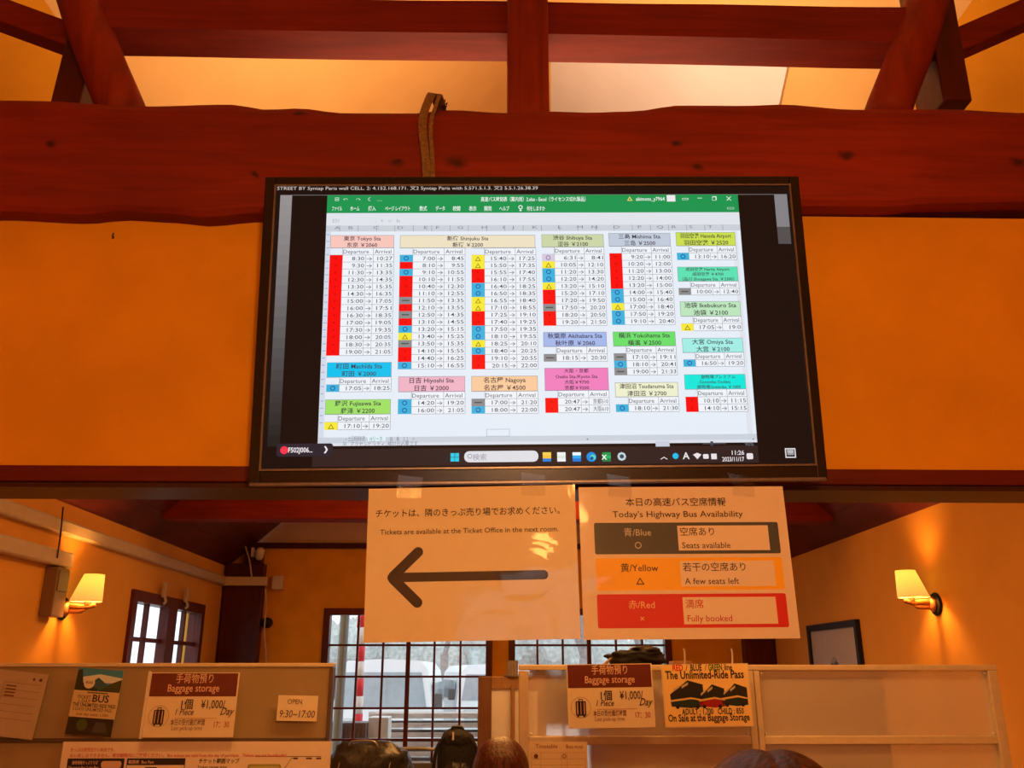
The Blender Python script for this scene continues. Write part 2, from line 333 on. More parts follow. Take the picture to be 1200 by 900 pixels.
# ------------------------------------------------------------------ flat print: lettering and colour patches on a sheet
_fc = bpy.data.curves.new('lettering_source', 'FONT'); _fo = bpy.data.objects.new('lettering_source', _fc); C.objects.link(_fo)
_fc.resolution_u = 2; _cache = {}
def glyphs(s, bold=0):
    k = (s, bold)
    if k not in _cache:
        _fc.body = s; _fc.offset = bold; bpy.context.view_layer.update()
        me = bpy.data.meshes.new_from_object(_fo.evaluated_get(bpy.context.evaluated_depsgraph_get()))
        vs = [(v.co.x, v.co.y) for v in me.vertices]; fs = [tuple(p.vertices) for p in me.polygons]
        bpy.data.meshes.remove(me)
        if vs:
            x0 = min(v[0] for v in vs); x1 = max(v[0] for v in vs)
        else: x0 = x1 = 0
        _cache[k] = (vs, fs, x0, max(x1 - x0, 1e-6))
    return _cache[k]
class Print:
    """patches and letters in a sheet's own plane: x to the right, z up, facing -y"""
    def __init__(s): s.v = []; s.f = []; s.c = []
    def poly(s, pts, col, lay=1):
        n = len(s.v); s.v += [(p[0], -.0003 * lay, p[1]) for p in pts]; s.f.append(tuple(range(n, n + len(pts)))); s.c.append(col)
    def rect(s, x0, x1, z0, z1, col, lay=1): s.poly([(x0, z0), (x1, z0), (x1, z1), (x0, z1)], col, lay)
    def frame(s, x0, x1, z0, z1, w, col, lay=2):
        s.rect(x0, x1, z1 - w, z1, col, lay); s.rect(x0, x1, z0, z0 + w, col, lay); s.rect(x0, x0 + w, z0, z1, col, lay); s.rect(x1 - w, x1, z0, z1, col, lay)
    def rrect(s, x0, x1, z0, z1, r, col, lay=1):
        pts = []
        for cx, cz, a0 in ((x1 - r, z1 - r, 0), (x0 + r, z1 - r, 90), (x0 + r, z0 + r, 180), (x1 - r, z0 + r, 270)):
            pts += [(cx + r * math.cos(math.radians(a0 + k * 18)), cz + r * math.sin(math.radians(a0 + k * 18))) for k in range(6)]
        s.poly(pts, col, lay)
    def disc(s, cx, cz, r, col, lay=2, n=20): s.poly([(cx + r * math.cos(2 * PI * k / n), cz + r * math.sin(2 * PI * k / n)) for k in range(n)], col, lay)
    def ring(s, cx, cz, r, w, col, lay=3, n=20):
        for k in range(n):
            a, b_ = 2 * PI * k / n, 2 * PI * (k + 1) / n
            s.poly([(cx + r * math.cos(a), cz + r * math.sin(a)), (cx + r * math.cos(b_), cz + r * math.sin(b_)), (cx + (r - w) * math.cos(b_), cz + (r - w) * math.sin(b_)), (cx + (r - w) * math.cos(a), cz + (r - w) * math.sin(a))], col, lay)
    def line(s, x0, z0, x1, z1, w, col, lay=2):
        d = Vector((x1 - x0, z1 - z0)); L = d.length or 1; nx, nz = -d.y / L * w / 2, d.x / L * w / 2
        s.poly([(x0 + nx, z0 + nz), (x0 - nx, z0 - nz), (x1 - nx, z1 - nz), (x1 + nx, z1 + nz)], col, lay)
    def text(s, t, x, z, h, col, align='c', width=None, bold=0, lay=3, slant=0):
        """h: font size in metres; z: baseline; width: total width to stretch to"""
        vs, fs, x0, w = glyphs(t, bold)
        sx = (width / w) if width else h
        W_ = w * sx; ox = {'l': x, 'c': x - W_ / 2, 'r': x - W_}[align]
        n = len(s.v)
        s.v += [(ox + (a - x0) * sx + slant * b_ * h, -.0003 * lay, z + b_ * h) for a, b_ in vs]
        for f in fs: s.f.append(tuple(i + n for i in f)); s.c.append(col)
    def build(s, name, mt, parent, loc=(0, 0, 0)):
        me = bpy.data.meshes.new(name); me.from_pydata(s.v, [], s.f)
        ca = me.color_attributes.new('Col', 'FLOAT_COLOR', 'CORNER')
        buf = []
        for p in me.polygons:
            c = s.c[p.index]
            for _ in range(p.loop_total): buf += [c[0], c[1], c[2], 1]
        ca.data.foreach_set('color', buf)
        o = obj(name, me, mt, parent); o.location = loc
        return o

# =================================================================== STRUCTURE
XL, XR, YB, YF = -2.9, 3.05, 9.9, -3.2
EAVE, SL = 2.63, .9
XM = (XL + XR) / 2; RIDGE = EAVE + SL * (XR - XM); ZS = 3.45
struct('floor', bx(XL - .2, XR + .2, YF - .2, YB + .2, -.1, 0), M['floor'])
# side walls, left one with a window opening
wy0, wy1, wz0, wz1 = 7.32, 9.17, .95, 2.17
bm = BM()
box(bm, XL - .18, XL, YF, wy0, 0, EAVE); box(bm, XL - .18, XL, wy1, YB, 0, EAVE)
box(bm, XL - .18, XL, wy0, wy1, 0, wz0); box(bm, XL - .18, XL, wy0, wy1, wz1, EAVE)
struct('wall_left', bm, M['plaster_fine'])
struct('wall_right', bx(XR, XR + .18, YF, YB, 0, EAVE), M['plaster_fine'])

def on_slope(px, py, side):
    d = FW + RT * ((px - 600) / FPX) + UP * ((450 - py) / FPX)
    # z = EAVE + SL*(XR-x)  (right)  or EAVE + SL*(x-XL)
    if side > 0: t = (EAVE + SL * XR - EYE.z) / (d.z + SL * d.x)
    else: t = (EAVE - SL * XL - EYE.z) / (d.z - SL * d.x)
    return EYE + d * t
# ceiling: plaster slopes above, dark boards along the eaves
dxs = (ZS - EAVE) / SL
def slope(xa, za, xb, zb, y0=YF, y1=YB, t=.05):
    bm = BM(); prism(bm, [(xa, za), (xb, zb), (xb, zb + t), (xa, za + t)], y0, y1); return bm
XO = abs(on_slope(112, 90, -1).x)
ZO = EAVE + SL * (-XO - XL)
bm = slope(-XO, ZO, XM, RIDGE); XO2 = on_slope(1075, 90, 1).x; tmp = slope(XM, RIDGE, XO2, EAVE + SL * (XR - XO2)); me_ = bpy.data.meshes.new('x'); tmp.to_mesh(me_); tmp.free(); bm.from_mesh(me_); bpy.data.meshes.remove(me_)
struct('ceiling', bm, M['cream'])
struct('trim_5', slope(XL + dxs, ZS, -XO, ZO), M['plaster']); struct('trim_6', slope(XO2, EAVE + SL * (XR - XO2), XR - dxs, ZS), M['plaster'])
nb = 5
for side in (-1, 1):
    e = bpy.data.objects.new('trim_2' if side < 0 else 'trim_3', None); C.objects.link(e); e['kind'] = 'structure'
    for k in range(nb):
        f0, f1 = (k / nb if k else -.12), (k + 1) / nb
        xa = (XL if side < 0 else XR) - side * dxs * f0; xb = (XL if side < 0 else XR) - side * dxs * f1
        za, zb = EAVE + (ZS - EAVE) * f0, EAVE + (ZS - EAVE) * f1
        o = obj('board', slope(xa - side * .004, za + .004 * SL, xb, zb, t=.045 + .004 * (k % 2)), M['soffit'], e)
# far wall with two window openings
Yb = YB
def at9(px, py): return at(px, py, YB)
WL = (at9(378, 750).x, at9(577, 750).x); WR = (at9(596, 750).x, at9(786, 750).x); WT = at9(480, 713).z; WB = .35
bm = BM()
T = .2
box(bm, XL, WL[0], YB, YB + T, 0, 2.86); box(bm, WL[1], WR[0], YB, YB + T, 0, 2.86); box(bm, WR[1], XR, YB, YB + T, 0, 2.86)
for w in (WL, WR): box(bm, w[0], w[1], YB, YB + T, 0, WB); box(bm, w[0], w[1], YB, YB + T, WT, 2.86)
struct('wall_far', bm, M['plaster'])
bm = BM(); prism(bm, [(XL, 2.86), (XR, 2.86), (XR, 2.88), (XM, RIDGE + .05), (XL, 2.88)], YB + .01, YB + T)
struct('wall_gable', bm, M['gable'])
struct('trim_4', bx(XL, XR, YB - .035, YB + .01, 2.83, 2.89), M['dark_timber'])
# rear wall behind the viewpoint, with a daylight window
bm = BM(); rw = (-.55, .75, 1.6, 2.5)
box(bm, XL, rw[0], YF - T, YF, 0, EAVE + .02); box(bm, rw[1], XR, YF - T, YF, 0, EAVE + .02); box(bm, rw[0], rw[1], YF - T, YF, 0, rw[2]); box(bm, rw[0], rw[1], YF - T, YF, rw[3], EAVE + .02)
prism(bm, [(XL, EAVE), (XR, EAVE), (XM, RIDGE + .05)], YF - T, YF)
struct('wall_rear', bm, M['plaster'])
# wall across the room that carries the television; open below and above
LZ0, LZ1 = 1.947, 1.996
JL, JR = -1.95, 2.05
bm = BM(); box(bm, XL, XR, 2.0, 2.16, LZ1, 2.66); box(bm, XL, JL, 2.0, 2.16, 0, LZ1); box(bm, JR, XR, 2.0, 2.16, 0, LZ1)
struct('wall_middle', bm, M['plaster'])
lint = struct('trim_1', bx(JL, JR, 1.994, 2.165, LZ0 + .012, LZ1, bev=.003), M['lintel'])
obj('door_track', bx(JL, JR, 2.004, 2.155, LZ0, LZ0 + .013), M['lintel_under'], lint)

# windows -------------------------------------------------------------
def window(name, x0, x1, z0, z1, cols, mid, zbars, y, parent_m=None, fw=.07, bar=.022):
    """frame, two sashes with a thick meeting stile, glazing bars and one pane per opening"""
    e = bpy.data.objects.new(name, None); C.objects.link(e); e['kind'] = 'structure'
    if parent_m is not None: e.matrix_world = parent_m
    obj('window_frame', frame_bm(x0, x1, z0, z1, fw, y - .03, y + .10), M['sash'], e)
    n = len(cols)
    for c in cols:
        w = .045 if abs(c - mid) < 1e-4 else bar
        nm = 'meeting_stile' if w > .03 else 'glazing_bar'
        obj(nm, bx(c - w / 2, c + w / 2, y + .01, y + .05, z0 + fw, z1 - fw), M['sash'], e)
    for z in zbars: obj('glazing_bar', bx(x0 + fw, x1 - fw, y + .014, y + .046, z - bar / 2, z + bar / 2), M['sash'], e)
    xs = [x0 + fw] + list(cols) + [x1 - fw]; zs = [z0 + fw] + sorted(zbars) + [z1 - fw]
    for i in range(len(xs) - 1):
        for j in range(len(zs) - 1):
            obj('pane', bx(xs[i], xs[i + 1], y + .028, y + .032, zs[j], zs[j + 1]), M['glass'], e)
    return e
zb_ = [at9(480, p).z for p in (756, 793, 830, 867)]
while zb_[-1] - .36 > WB + .2: zb_.append(zb_[-1] - .36)
window('window_2', WL[0], WL[1], WB, WT, [at9(p, 800).x for p in (416.5, 447, 477, 508, 539)], at9(477, 800).x, zb_, YB)
window('window_3', WR[0], WR[1], WB, WT, [at9(p, 780).x for p in (630, 660, 691, 723, 754)], at9(691, 780).x, zb_, YB)
# left wall window: same builder turned to face +x
mL = Matrix.Translation((XL, 0, 0)) @ Matrix.Rotation(PI / 2, 4, 'Z')
yz = [at_x(p, 730, XL).y for p in (165, 187, 211)]
w1 = window('window_1', wy0, wy1, wz0, wz1, [wy0 + .45, (wy0 + wy1) / 2, wy1 - .45], (wy0 + wy1) / 2, [1.79, 1.36], .0, mL, fw=.09, bar=.035)
obj('sash_post', bx((wy0 + wy1) / 2 - .11, (wy0 + wy1) / 2 + .11, -.035, .05, wz0 + .02, wz1 - .02), M['sash'], w1)
mR = Matrix.Translation((0, YF, 0)) @ Matrix.Rotation(PI, 4, 'Z')
window('window_4', -rw[1], -rw[0], rw[2], rw[3], [-.1 - .33, -.1, -.1 + .33], -.1, [1.9, 2.2], 0, mR)

# =================================================================== ROOF TRUSS over the television wall
truss = empty('roof_truss', (0, 2.05, 2.64), label='red-brown timber roof truss with wavy log tie beam above the television', cat='roof truss')
def interp(tab, x):
    if x <= tab[0][0]: return tab[0][1]
    for (a, va), (b_, vb) in zip(tab, tab[1:]):
        if x <= b_:
            t = (x - a) / (b_ - a); t = t * t * (3 - 2 * t); return va + (vb - va) * t
    return tab[-1][1]
top_px = [(0, 112), (60, 113), (120, 117), (165, 119), (270, 117), (312, 123), (350, 121.5), (400, 127), (480, 127.5), (530, 123.5), (592, 127), (645, 125), (690, 126.5), (740, 125), (800, 118), (870, 118.5), (920, 117), (1000, 123), (1120, 123), (1200, 127)]
bot_px = [(0, 245), (90, 249), (140, 245), (200, 248), (235, 252), (300, 247), (420, 246), (560, 250), (700, 244), (800, 246), (940, 238.5), (1040, 240), (1085, 236), (1200, 234)]
topZ = [(at(a, b_, 1.94).x, at(a, b_, 1.94).z) for a, b_ in top_px]; botZ = [(at(a, b_, 1.94).x, at(a, b_, 1.94).z) for a, b_ in bot_px]
bm = BM(); rings = []
N = 150
for i in range(N + 1):
    x = XL + .002 + (XR - XL - .004) * i / N
    zt, zb = interp(topZ, x), interp(botZ, x)
    if x < topZ[0][0]: zt += .012 * math.sin((x - topZ[0][0]) * 7); zb += .010 * math.sin((x - botZ[0][0]) * 6)
    if x > topZ[-1][0]: zt += .012 * math.sin((x - topZ[-1][0]) * 7); zb += .010 * math.sin((x - botZ[-1][0]) * 6)
    h = zt - zb; w_ = .004 * noise.noise(Vector((x * 2, 0, 0)))
    sec = [(1.995, zb), (1.95, zb), (1.94, zb + .012), (1.932 + w_, zb + h * .3), (1.930 + w_, zb + h * .6), (1.937, zt - .03), (1.952, zt - .006), (1.975, zt), (2.18, zt - .004), (2.2, zt - .03), (2.2, zb + .05), (2.17, zb + .02)]
    rings.append([bm.verts.new((x, a, b_)) for a, b_ in sec])
for i in range(N):
    for k in range(12): bm.faces.new((rings[i][k], rings[i][(k + 1) % 12], rings[i + 1][(k + 1) % 12], rings[i + 1][k]))
bm.faces.new(rings[0]); bm.faces.new(rings[-1][::-1])
def tpart(name, bm, mt, label=None, smooth=False):
    bmesh.ops.translate(bm, vec=(0, -2.05, -2.64), verts=bm.verts); o = obj(name, bm, mt, truss, smooth)
    if label: o['label'] = label
    return o
tpart('tie_beam', bm, M['beam'])
kx0, kx1 = at(595, 60, 1.97).x, at(643, 60, 1.97).x
bm = BM(); box(bm, kx0, kx1, 1.97, 2.10, 2.90, 4.6, bev=.006); tpart('king_post', bm, M['beam_v'])
cz0, cz1 = at(600, 39, 2.03).z, at(600, 1.5, 2.03).z
def slope_x(side, z): return (XL + (z - EAVE) / SL) if side < 0 else (XR - (z - EAVE) / SL)
CX0, CX1 = at(112, 30, 2.08).x, at(1068, 30, 2.08).x
bm = BM(); rings = []
for i in range(61):
    x = CX0 + (CX1 - CX0) * i / 60
    wv = .006 * noise.noise(Vector((x * 1.5, 3, 0))) - .004 * abs(x)
    rings.append([bm.verts.new(v) for v in ((x, 2.03, cz0 + wv), (x, 2.03, cz1 + .008 * noise.noise(Vector((x * 2, 9, 0)))), (x, 2.15, cz1), (x, 2.15, cz0 + wv))])
for i in range(60):
    for k in range(4): bm.faces.new((rings[i][k], rings[i][(k + 1) % 4], rings[i + 1][(k + 1) % 4], rings[i + 1][k]))
bm.faces.new(rings[0]); bm.faces.new(rings[-1][::-1])
tpart('collar_beam', bm, M['beam'])
def logm(p0, p1, r0, r1, seed, flat=1):
    bm = BM(); n = 14; pts = []; rs = []
    d = (Vector(p1) - Vector(p0))
    for i in range(n + 1):
        t = i / n; q = Vector(p0) + d * t
        q += Vector((noise.noise(Vector((t * 2, seed, 0))), 0, 0)) * .02
        pts.append(q); rs.append(r0 + (r1 - r0) * t + .006 * noise.noise(Vector((t * 4, seed + 5, 0))))
    tube(bm, pts, rs, 20, flat=flat); return bm
for s, (xb, xt) in ((-1, (140, 92)), (1, (1044, 1088))):
    a, b_ = at(xb, 122, 2.05), at(xt, 0, 2.05)
    d = (b_ - a)
    tpart('log_strut', logm(a - d * .15, b_ + d * .85, .062, .058, 3 + s), M['beam_v'], 'rounded inclined log strut', True)
for s, (xb, xt) in ((-1, (88, 104)), (1, (1099, 1088))):
    a, b_ = at(xb, 122, 2.13), at(xt, 55, 2.13)
    d = (b_ - a).normalized(); M4 = Matrix.Translation(a) @ d.to_track_quat('Z', 'Y').to_matrix().to_4x4()
    tpart('short_post', bx(-.05 if s < 0 else -.10, .10 if s < 0 else .05, -.04, .04, -.06, .55, bev=.005, M4=M4), M['dark_timber'])
for s, pa, pb in ((-1, (90, 50), (-60, -5)), (1, (1100, 62), (1260, -8))):
    a, b_ = at(*pa, 2.12), at(*pb, 2.12)
    d = (b_ - a).normalized(); M4 = Matrix.Translation(a) @ d.to_track_quat('X', 'Z').to_matrix().to_4x4()
    tpart('cross_brace', bx(-.05, .62, -.035, .035, -.037, .037, bev=.004, M4=M4), M['beam'])
# thin slab added under the right-hand slope, coloured as a daylit patch
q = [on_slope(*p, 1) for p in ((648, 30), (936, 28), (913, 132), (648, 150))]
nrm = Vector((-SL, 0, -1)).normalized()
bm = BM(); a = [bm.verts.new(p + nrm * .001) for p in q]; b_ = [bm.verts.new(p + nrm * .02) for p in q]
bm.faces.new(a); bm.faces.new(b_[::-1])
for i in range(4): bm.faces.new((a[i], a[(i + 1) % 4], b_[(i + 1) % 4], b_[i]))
tag(obj('daylit_patch', bm, M['pale']), 'pale pinkish daylit patch on the ceiling slope right of the king post', 'panel')

# second truss, deep in the far room
t2 = empty('roof_truss', (0, 7.45, 2.73), label='dark red tie beam and rafters crossing the far room ceiling', cat='roof truss')
def t2p(name, bm, mt): bmesh.ops.translate(bm, vec=(0, -7.45, -2.73), verts=bm.verts); return obj(name, bm, mt, t2)
z2 = at(300, 608, 7.35).z
t2p('tie_beam', bx(XL + .16, XR - .16, 7.35, 7.55, z2, z2 + .2, bev=.01), M['beam'])
t2p('king_post', bx(XM - .07, XM + .07, 7.38, 7.52, z2 + .19, RIDGE - .12), M['dark_timber'])
# corner posts and gable timbers on the far wall
for n_, (xa, xb) in enumerate(((at9(266, 700).x, at9(311, 700).x), (at9(868, 760).x, at9(903, 760).x))):
    xa = max(xa, XL + .001)
    if n_: xb = XR - .001
    e = tag(obj('corner_post', bx(xa, xb, YB - .16, YB - .036, 0, EAVE + .02, bev=.006), M['dark_timber']), ('broad dark red timber post in the far left corner' if not n_ else 'dark red timber post in the far right corner beside the framed picture'), 'post', 'corner posts')
gx0, gx1 = at9(292, 640).x, at9(312, 640).x
tag(obj('gable_strut', bx(gx0, gx1, YB - .16, YB - .036, EAVE + .022, EAVE + SL * (gx0 - XL) + .02), M['dark_timber']), 'dark red timber strut above the far left corner post', 'post')

# =================================================================== TELEVISION
TVW, TVH = 1.23, .7053
TV_C = Vector((.097, 1.8073, 2.2801)); TV_R = Euler((math.radians(4.46), math.radians(-.84), math.radians(-.07)), 'XYZ')
tvm = TV_R.to_matrix().to_4x4(); tvm.translation = TV_C; tvi = tvm.inverted()
tv = empty('television', TV_C, TV_R, 'large black flat television showing bus timetable spreadsheet, tilted off the wall', 'television')
def tloc(px, py):
    d = FW + RT * ((px - 600) / FPX) + UP * ((450 - py) / FPX)
    o_ = tvi @ EYE; dd = tvi.to_3x3() @ d; t = -o_.y / dd.y; p = o_ + dd * t
    return p.x, p.z
hw, hh = TVW / 2, TVH / 2
sx0, sz1 = tloc(323, 218); sx1, _ = tloc(925, 218); _, sz0 = tloc(600, 549)
bm = BM()
for a in ((-hw, sx0, -hh, hh), (sx1, hw, -hh, hh), (sx0, sx1, sz1, hh), (sx0, sx1, -hh, sz0)): box(bm, a[0], a[1], -.004, .03, a[2], a[3], bev=.0025)
obj('bezel', bm, M['black'], tv)
bm = frame_bm(sx0 - .001, sx1 + .001, sz0 - .001, sz1 + .001, .004, -.0065, .0)
obj('bezel_lip', bm, M['silver'], tv)['label'] = 'thin shiny inner edge of the bezel'
obj('back_cover', bx(-hw + .01, hw - .01, .03, .055, -hh + .01, hh - .01, bev=.008), M['black_matt'], tv)
obj('lower_strip', bx(-hw + .004, hw - .004, -.007, .004, -hh - .004, -hh + .004, bev=.002), M['silver'], tv)['label'] = 'greyish lower edge of the casing'
bm = BM(); box(bm, -.25, .25, .055, .10, -.2, -.12); box(bm, -.25, .25, .055, .13, .12, .2); box(bm, -.22, -.17, .09, .14, -.22, .22); box(bm, .17, .22, .09, .14, -.22, .22)
obj('wall_bracket', bm, M['black_matt'], tv)
scr = obj('screen', bx(sx0, sx1, .0, .01, sz0, sz1), M['panel_black'], tv)
pr = Print()
def q4(x0, x1, y0, y1, col, lay=1):
    """patch with its top edge at pixel row y0 between x0 and x1 (read off the photograph, mapped on the screen plane)"""
    a, b_ = tloc(x0, y0); c, _ = tloc(x1, y0); _, d = tloc(x0, y1)
    pr.rect(a, c, d, b_, col, lay)
def ttext(s, px, py, hpx, col, al='c', wpx=None, lay=4, bold=0):
    x, z = tloc(px, py); k = .00189
    pr.text(s, x, z, hpx * k * 1.35, col, al, (wpx * k) if wpx else None, bold, lay)
blk = rgb(40, 44, 60); grid_c = rgb(120, 125, 140); dk = rgb(50, 38, 38)
# dark desktop behind the windows, grey strips at both ends
u0, v0 = tloc(384, 229); u1, _ = tloc(865, 229); ub0, vb = tloc(372, 523); ub1, _ = tloc(887, 523)
U0, U1 = (u0 + ub0) / 2, (u1 + ub1) / 2
pr.rect(sx0, sx1, sz0, sz1, rgb(22, 12, 12), 0.5)
gt = [(k / 24, 150 - 122 * (k / 24) ** 1.3) for k in range(25)]
gl0, _ = tloc(325, 300); gl1, _ = tloc(339, 300); gr0, _ = tloc(908, 240); gr1, _ = tloc(923, 240)
for (t0, g0), (t1, g1) in zip(gt, gt[1:]):
    pr.rect(gl0, gl1, v0 + (vb - v0) * t1, v0 + (vb - v0) * t0, rgb(g0, g0 * .97, g0 * .98), 1)
_, zg = tloc(908, 286); _, zg2 = tloc(908, 266)
pr.rect(gr0, gr1, zg2, v0, rgb(132, 130, 134), 1); pr.rect(gr0, gr1, zg, zg2, rgb(85, 80, 82), 1)
pr.rect(gl0, gr1, v0 - .0005, v0 + .0012, rgb(110, 105, 105), 1)
ttext('STREET BY Syntap Paris wall CELL. 2: 4.152.168.171. 文2 Syntap Paris with 5.571.5.1.3. 文2 5.5.1.26.38.39', 325, 223, 4.5, rgb(215, 205, 200), 'l', 315)
_, z249 = tloc(600, 249.5); _, z264 = tloc(600, 264); _, z270 = tloc(600, 271); _, z511 = tloc(600, 511); _, z518 = tloc(600, 517.5)
pr.rect(U0, U1, vb, v0, rgb(232, 240, 250), 1)
pr.rect(U0, U1, z249, v0, rgb(22, 150, 80), 1.5)
pr.rect(U0, U1, z264, z249, rgb(226, 230, 238), 1.5)
pr.rect(U0, U1, z270, z264, rgb(205, 210, 218), 1.5)
pr.rect(U0, U0 + .012, z511, z270, rgb(215, 222, 236), 1.5)
for k in range(28): pr.rect(U0 + .002, U0 + .009, z270 - .0088 - k * .0160, z270 - .0068 - k * .0160, rgb(160, 175, 205), 2)
pr.rect(U0, U1, z518, z511, rgb(205, 212, 222), 1.5); pr.rect(U0, U1, vb, z518, rgb(222, 226, 236), 1.5)
pr.rect(U1 - .02, U1 - .008, z511, z270, rgb(226, 230, 238), 1.6)
for k in range(22): pr.rect(U0 + .03 + k * .0415, U0 + .0312 + k * .0415, z270, z264, rgb(150, 155, 168), 2)
ttext('A   B        C       D        E   F       G       H      I   J       K        L      M   N      O       P      Q   R     S      T', 392, 269, 4, rgb(130, 135, 145), 'l', 455)
wh = rgb(240, 250, 245)
for s, x in (('⊟', 395), ('↶', 405), ('↷', 420), ('☾', 433), ('…', 445)): ttext(s, x, 236, 5, wh)
ttext('高速バス時刻表（案内用）2.xlsx - Excel（ライセンス切れ製品）', 625, 236, 5, wh, 'c', 127, bold=.01)
ttext('akimoto_y7964', 762, 235.5, 5, wh, 'c', 35, bold=.01); ttext('△', 738, 235.5, 5, rgb(250, 220, 120), bold=.02)
q4(781, 791, 229, 236.5, rgb(240, 235, 240), 3)
for s, x in (('▭', 803), ('－', 820), ('❐', 837), ('✕', 854)): ttext(s, x, 235, 5.5, wh, bold=.01)
for s, x, w in (('ファイル', 395, 12), ('ホーム', 416, 11), ('挿入', 436, 9), ('ページ レイアウト', 466, 30), ('数式', 496, 9), ('データ', 516, 11), ('校閲', 535, 9), ('表示', 554, 9), ('開発', 572, 9), ('ヘルプ', 591, 12), ('何をしますか', 628, 22)): ttext(s, x, 247, 5, wh, 'c', w, bold=.012)
ttext('♀', 610, 247, 6, wh); ttext('▭', 856, 246, 6, wh)
ttext('E31', 390, 261, 4.5, rgb(165, 170, 180), 'l'); ttext(':   ×   ✓   fx', 440, 261, 4.5, rgb(160, 165, 175), 'l')
BLU, YEL, RED, GRY, LAV = rgb(60, 180, 222), rgb(250, 235, 60), rgb(252, 10, 14), rgb(142, 142, 144), rgb(215, 205, 225)
def table(x0, x1, yt, yh, yb, hc, heads, rows, xs=None, warm=False, rise=0, nohead=False, hx1=None):
    a, zt = tloc(x0, yt); b_, _ = tloc(x1, yt); _, zh = tloc(x0, yh); _, zb = tloc(x0, yb)
    w = b_ - a; n = len(rows); rh = (zh - zb) / (n + 1)
    if not nohead:
        hb = tloc(hx1, yt)[0] if hx1 else b_
        pr.rect(a, hb, zh, zt, hc, 2); pr.frame(a, hb, zh, zt, .0008, grid_c, 2.5)
        hn = len(heads); lh = (zt - zh) / hn
        for i, t in enumerate(heads):
            vs, fs, _, gw = glyphs(t, .012); h = min(lh * .80, .0145); fit = gw * h * 1.15
            W_ = min(fit * .92, (hb - a) * .86)
            pr.text(t, (a + hb) / 2, zt - lh * (i + .82), h, rgb(58, 48, 62), 'c', W_, .012, 4)
    cs = a + w * .20; ca_ = a + w * .56; cb = a + w * .68
    pr.rect(cs, b_, zb, zh, rgb(242, 246, 252), 1.8)
    for i in range(n + 2):
        z = zh - rh * i; pr.rect(a if i < 2 else cs, b_, z - .0004, z + .0004, grid_c, 2.4)
    for x in (cs, b_): pr.rect(x - .0004, x + .0004, zb, zh, grid_c, 2.4)
    pr.rect(cb - .0004, cb + .0004, zb, zh, grid_c, 2.4); pr.rect(ca_ - .0004, ca_ + .0004, zb, zh - rh, grid_c, 2.4)
    tc_ = rgb(70, 74, 92)
    pr.text('Departure', a + w * .21, zh - rh * .8, rh * .8, tc_, 'l', w * .40, 0, 4); pr.text('Arrival', a + w * .70, zh - rh * .8, rh * .8, tc_, 'l', w * .26, 0, 4)
    for i, (st, de, ar) in enumerate(rows):
        z1 = zh - rh * (i + 1); z0 = z1 - rh
        col = {'X': RED, 'O': BLU, 'A': YEL, '-': GRY, 'L': LAV}[st]
        pr.rect(a, cs, z0, z1, col, 2.6)
        cx, cz = (a + cs) / 2, (z0 + z1) / 2
        if st == 'O': pr.ring(cx, cz, rh * .34, rh * .12, rgb(20, 90, 170), 4, 12)
        elif st == 'L': pr.ring(cx, cz, rh * .34, rh * .12, rgb(150, 120, 170), 4, 12)
        elif st == 'A': pr.text('△', cx, z0 + rh * .12, rh * .85, rgb(130, 110, 20), 'c', None, .01, 4)
        elif st == '-': pr.rect(cx - rh * .5, cx + rh * .5, cz - rh * .08, cz + rh * .08, rgb(80, 80, 80), 4)
        else: pr.text('×', cx, z0 + rh * .25, rh * .7, rgb(190, 0, 8), 'c', None, 0, 4)
        pr.text(de, ca_ - w * .02, z0 + rh * .22, rh * .76, tc_, 'r', w * (.235 if len(de) > 4 else .19), .004, 4)
        pr.text('→', (ca_ + cb) / 2, z0 + rh * .18, rh * .8, tc_, 'c', w * .085, 0, 4)
        pr.text(ar, b_ - w * .02, z0 + rh * .22, rh * .76, tc_, 'r', w * (.235 if len(ar) > 4 else .185), .004, 4)
def R(s):
    out = []
    for it in s.split(','):
        a = it.split(); out.append((a[0], a[1], a[2]))
    return out
table(387.5, 462, 276, 291, 417, rgb(250, 200, 190), ['東京 Tokyo Sta', '东京 ￥2060'], R('X 8:30 10:27,X 9:30 11:35,X 11:30 13:35,X 12:30 14:35,X 13:30 15:35,X 14:30 16:35,X 15:00 17:05,X 16:00 17:51,X 16:30 18:35,X 17:00 19:05,X 17:30 19:35,X 18:00 20:05,X 18:30 20:35,X 19:00 21:05'))
table(469, 545, 276, 291, 433, rgb(240, 228, 198), ['新宿 Shinjuku Sta', '新宿 ￥2200'], R('O 7:00 8:45,X 8:10 9:55,O 9:10 10:55,X 10:10 11:55,X 10:40 12:30,X 11:10 12:55,- 11:50 13:35,X 12:10 13:55,- 12:50 14:35,X 13:10 14:55,O 13:20 15:15,A 13:40 15:25,- 13:50 15:35,X 14:10 15:55,X 14:40 16:25,O 15:10 16:55'), hx1=627)
table(552.5, 627.5, 276, 291, 433, None, [], R('A 15:40 17:25,A 15:50 17:35,X 15:55 17:40,X 16:10 17:55,O 16:40 18:25,O 16:50 18:35,A 16:55 18:40,A 17:10 18:55,X 17:25 19:10,X 17:40 19:25,O 17:50 19:35,O 18:10 19:55,A 18:25 20:10,O 18:40 20:25,X 19:10 20:55,X 20:15 22:00'), nohead=True)
table(634.5, 707, 275, 290, 382, rgb(205, 216, 170), ['渋谷 Shibuya Sta', '涩谷 ￥2100'], R('L 6:31 8:41,A 10:05 12:10,O 11:20 13:30,O 12:20 14:20,A 13:20 15:10,X 15:20 17:10,X 17:20 19:50,- 17:50 20:20,X 18:20 20:50,X 19:20 21:50'))
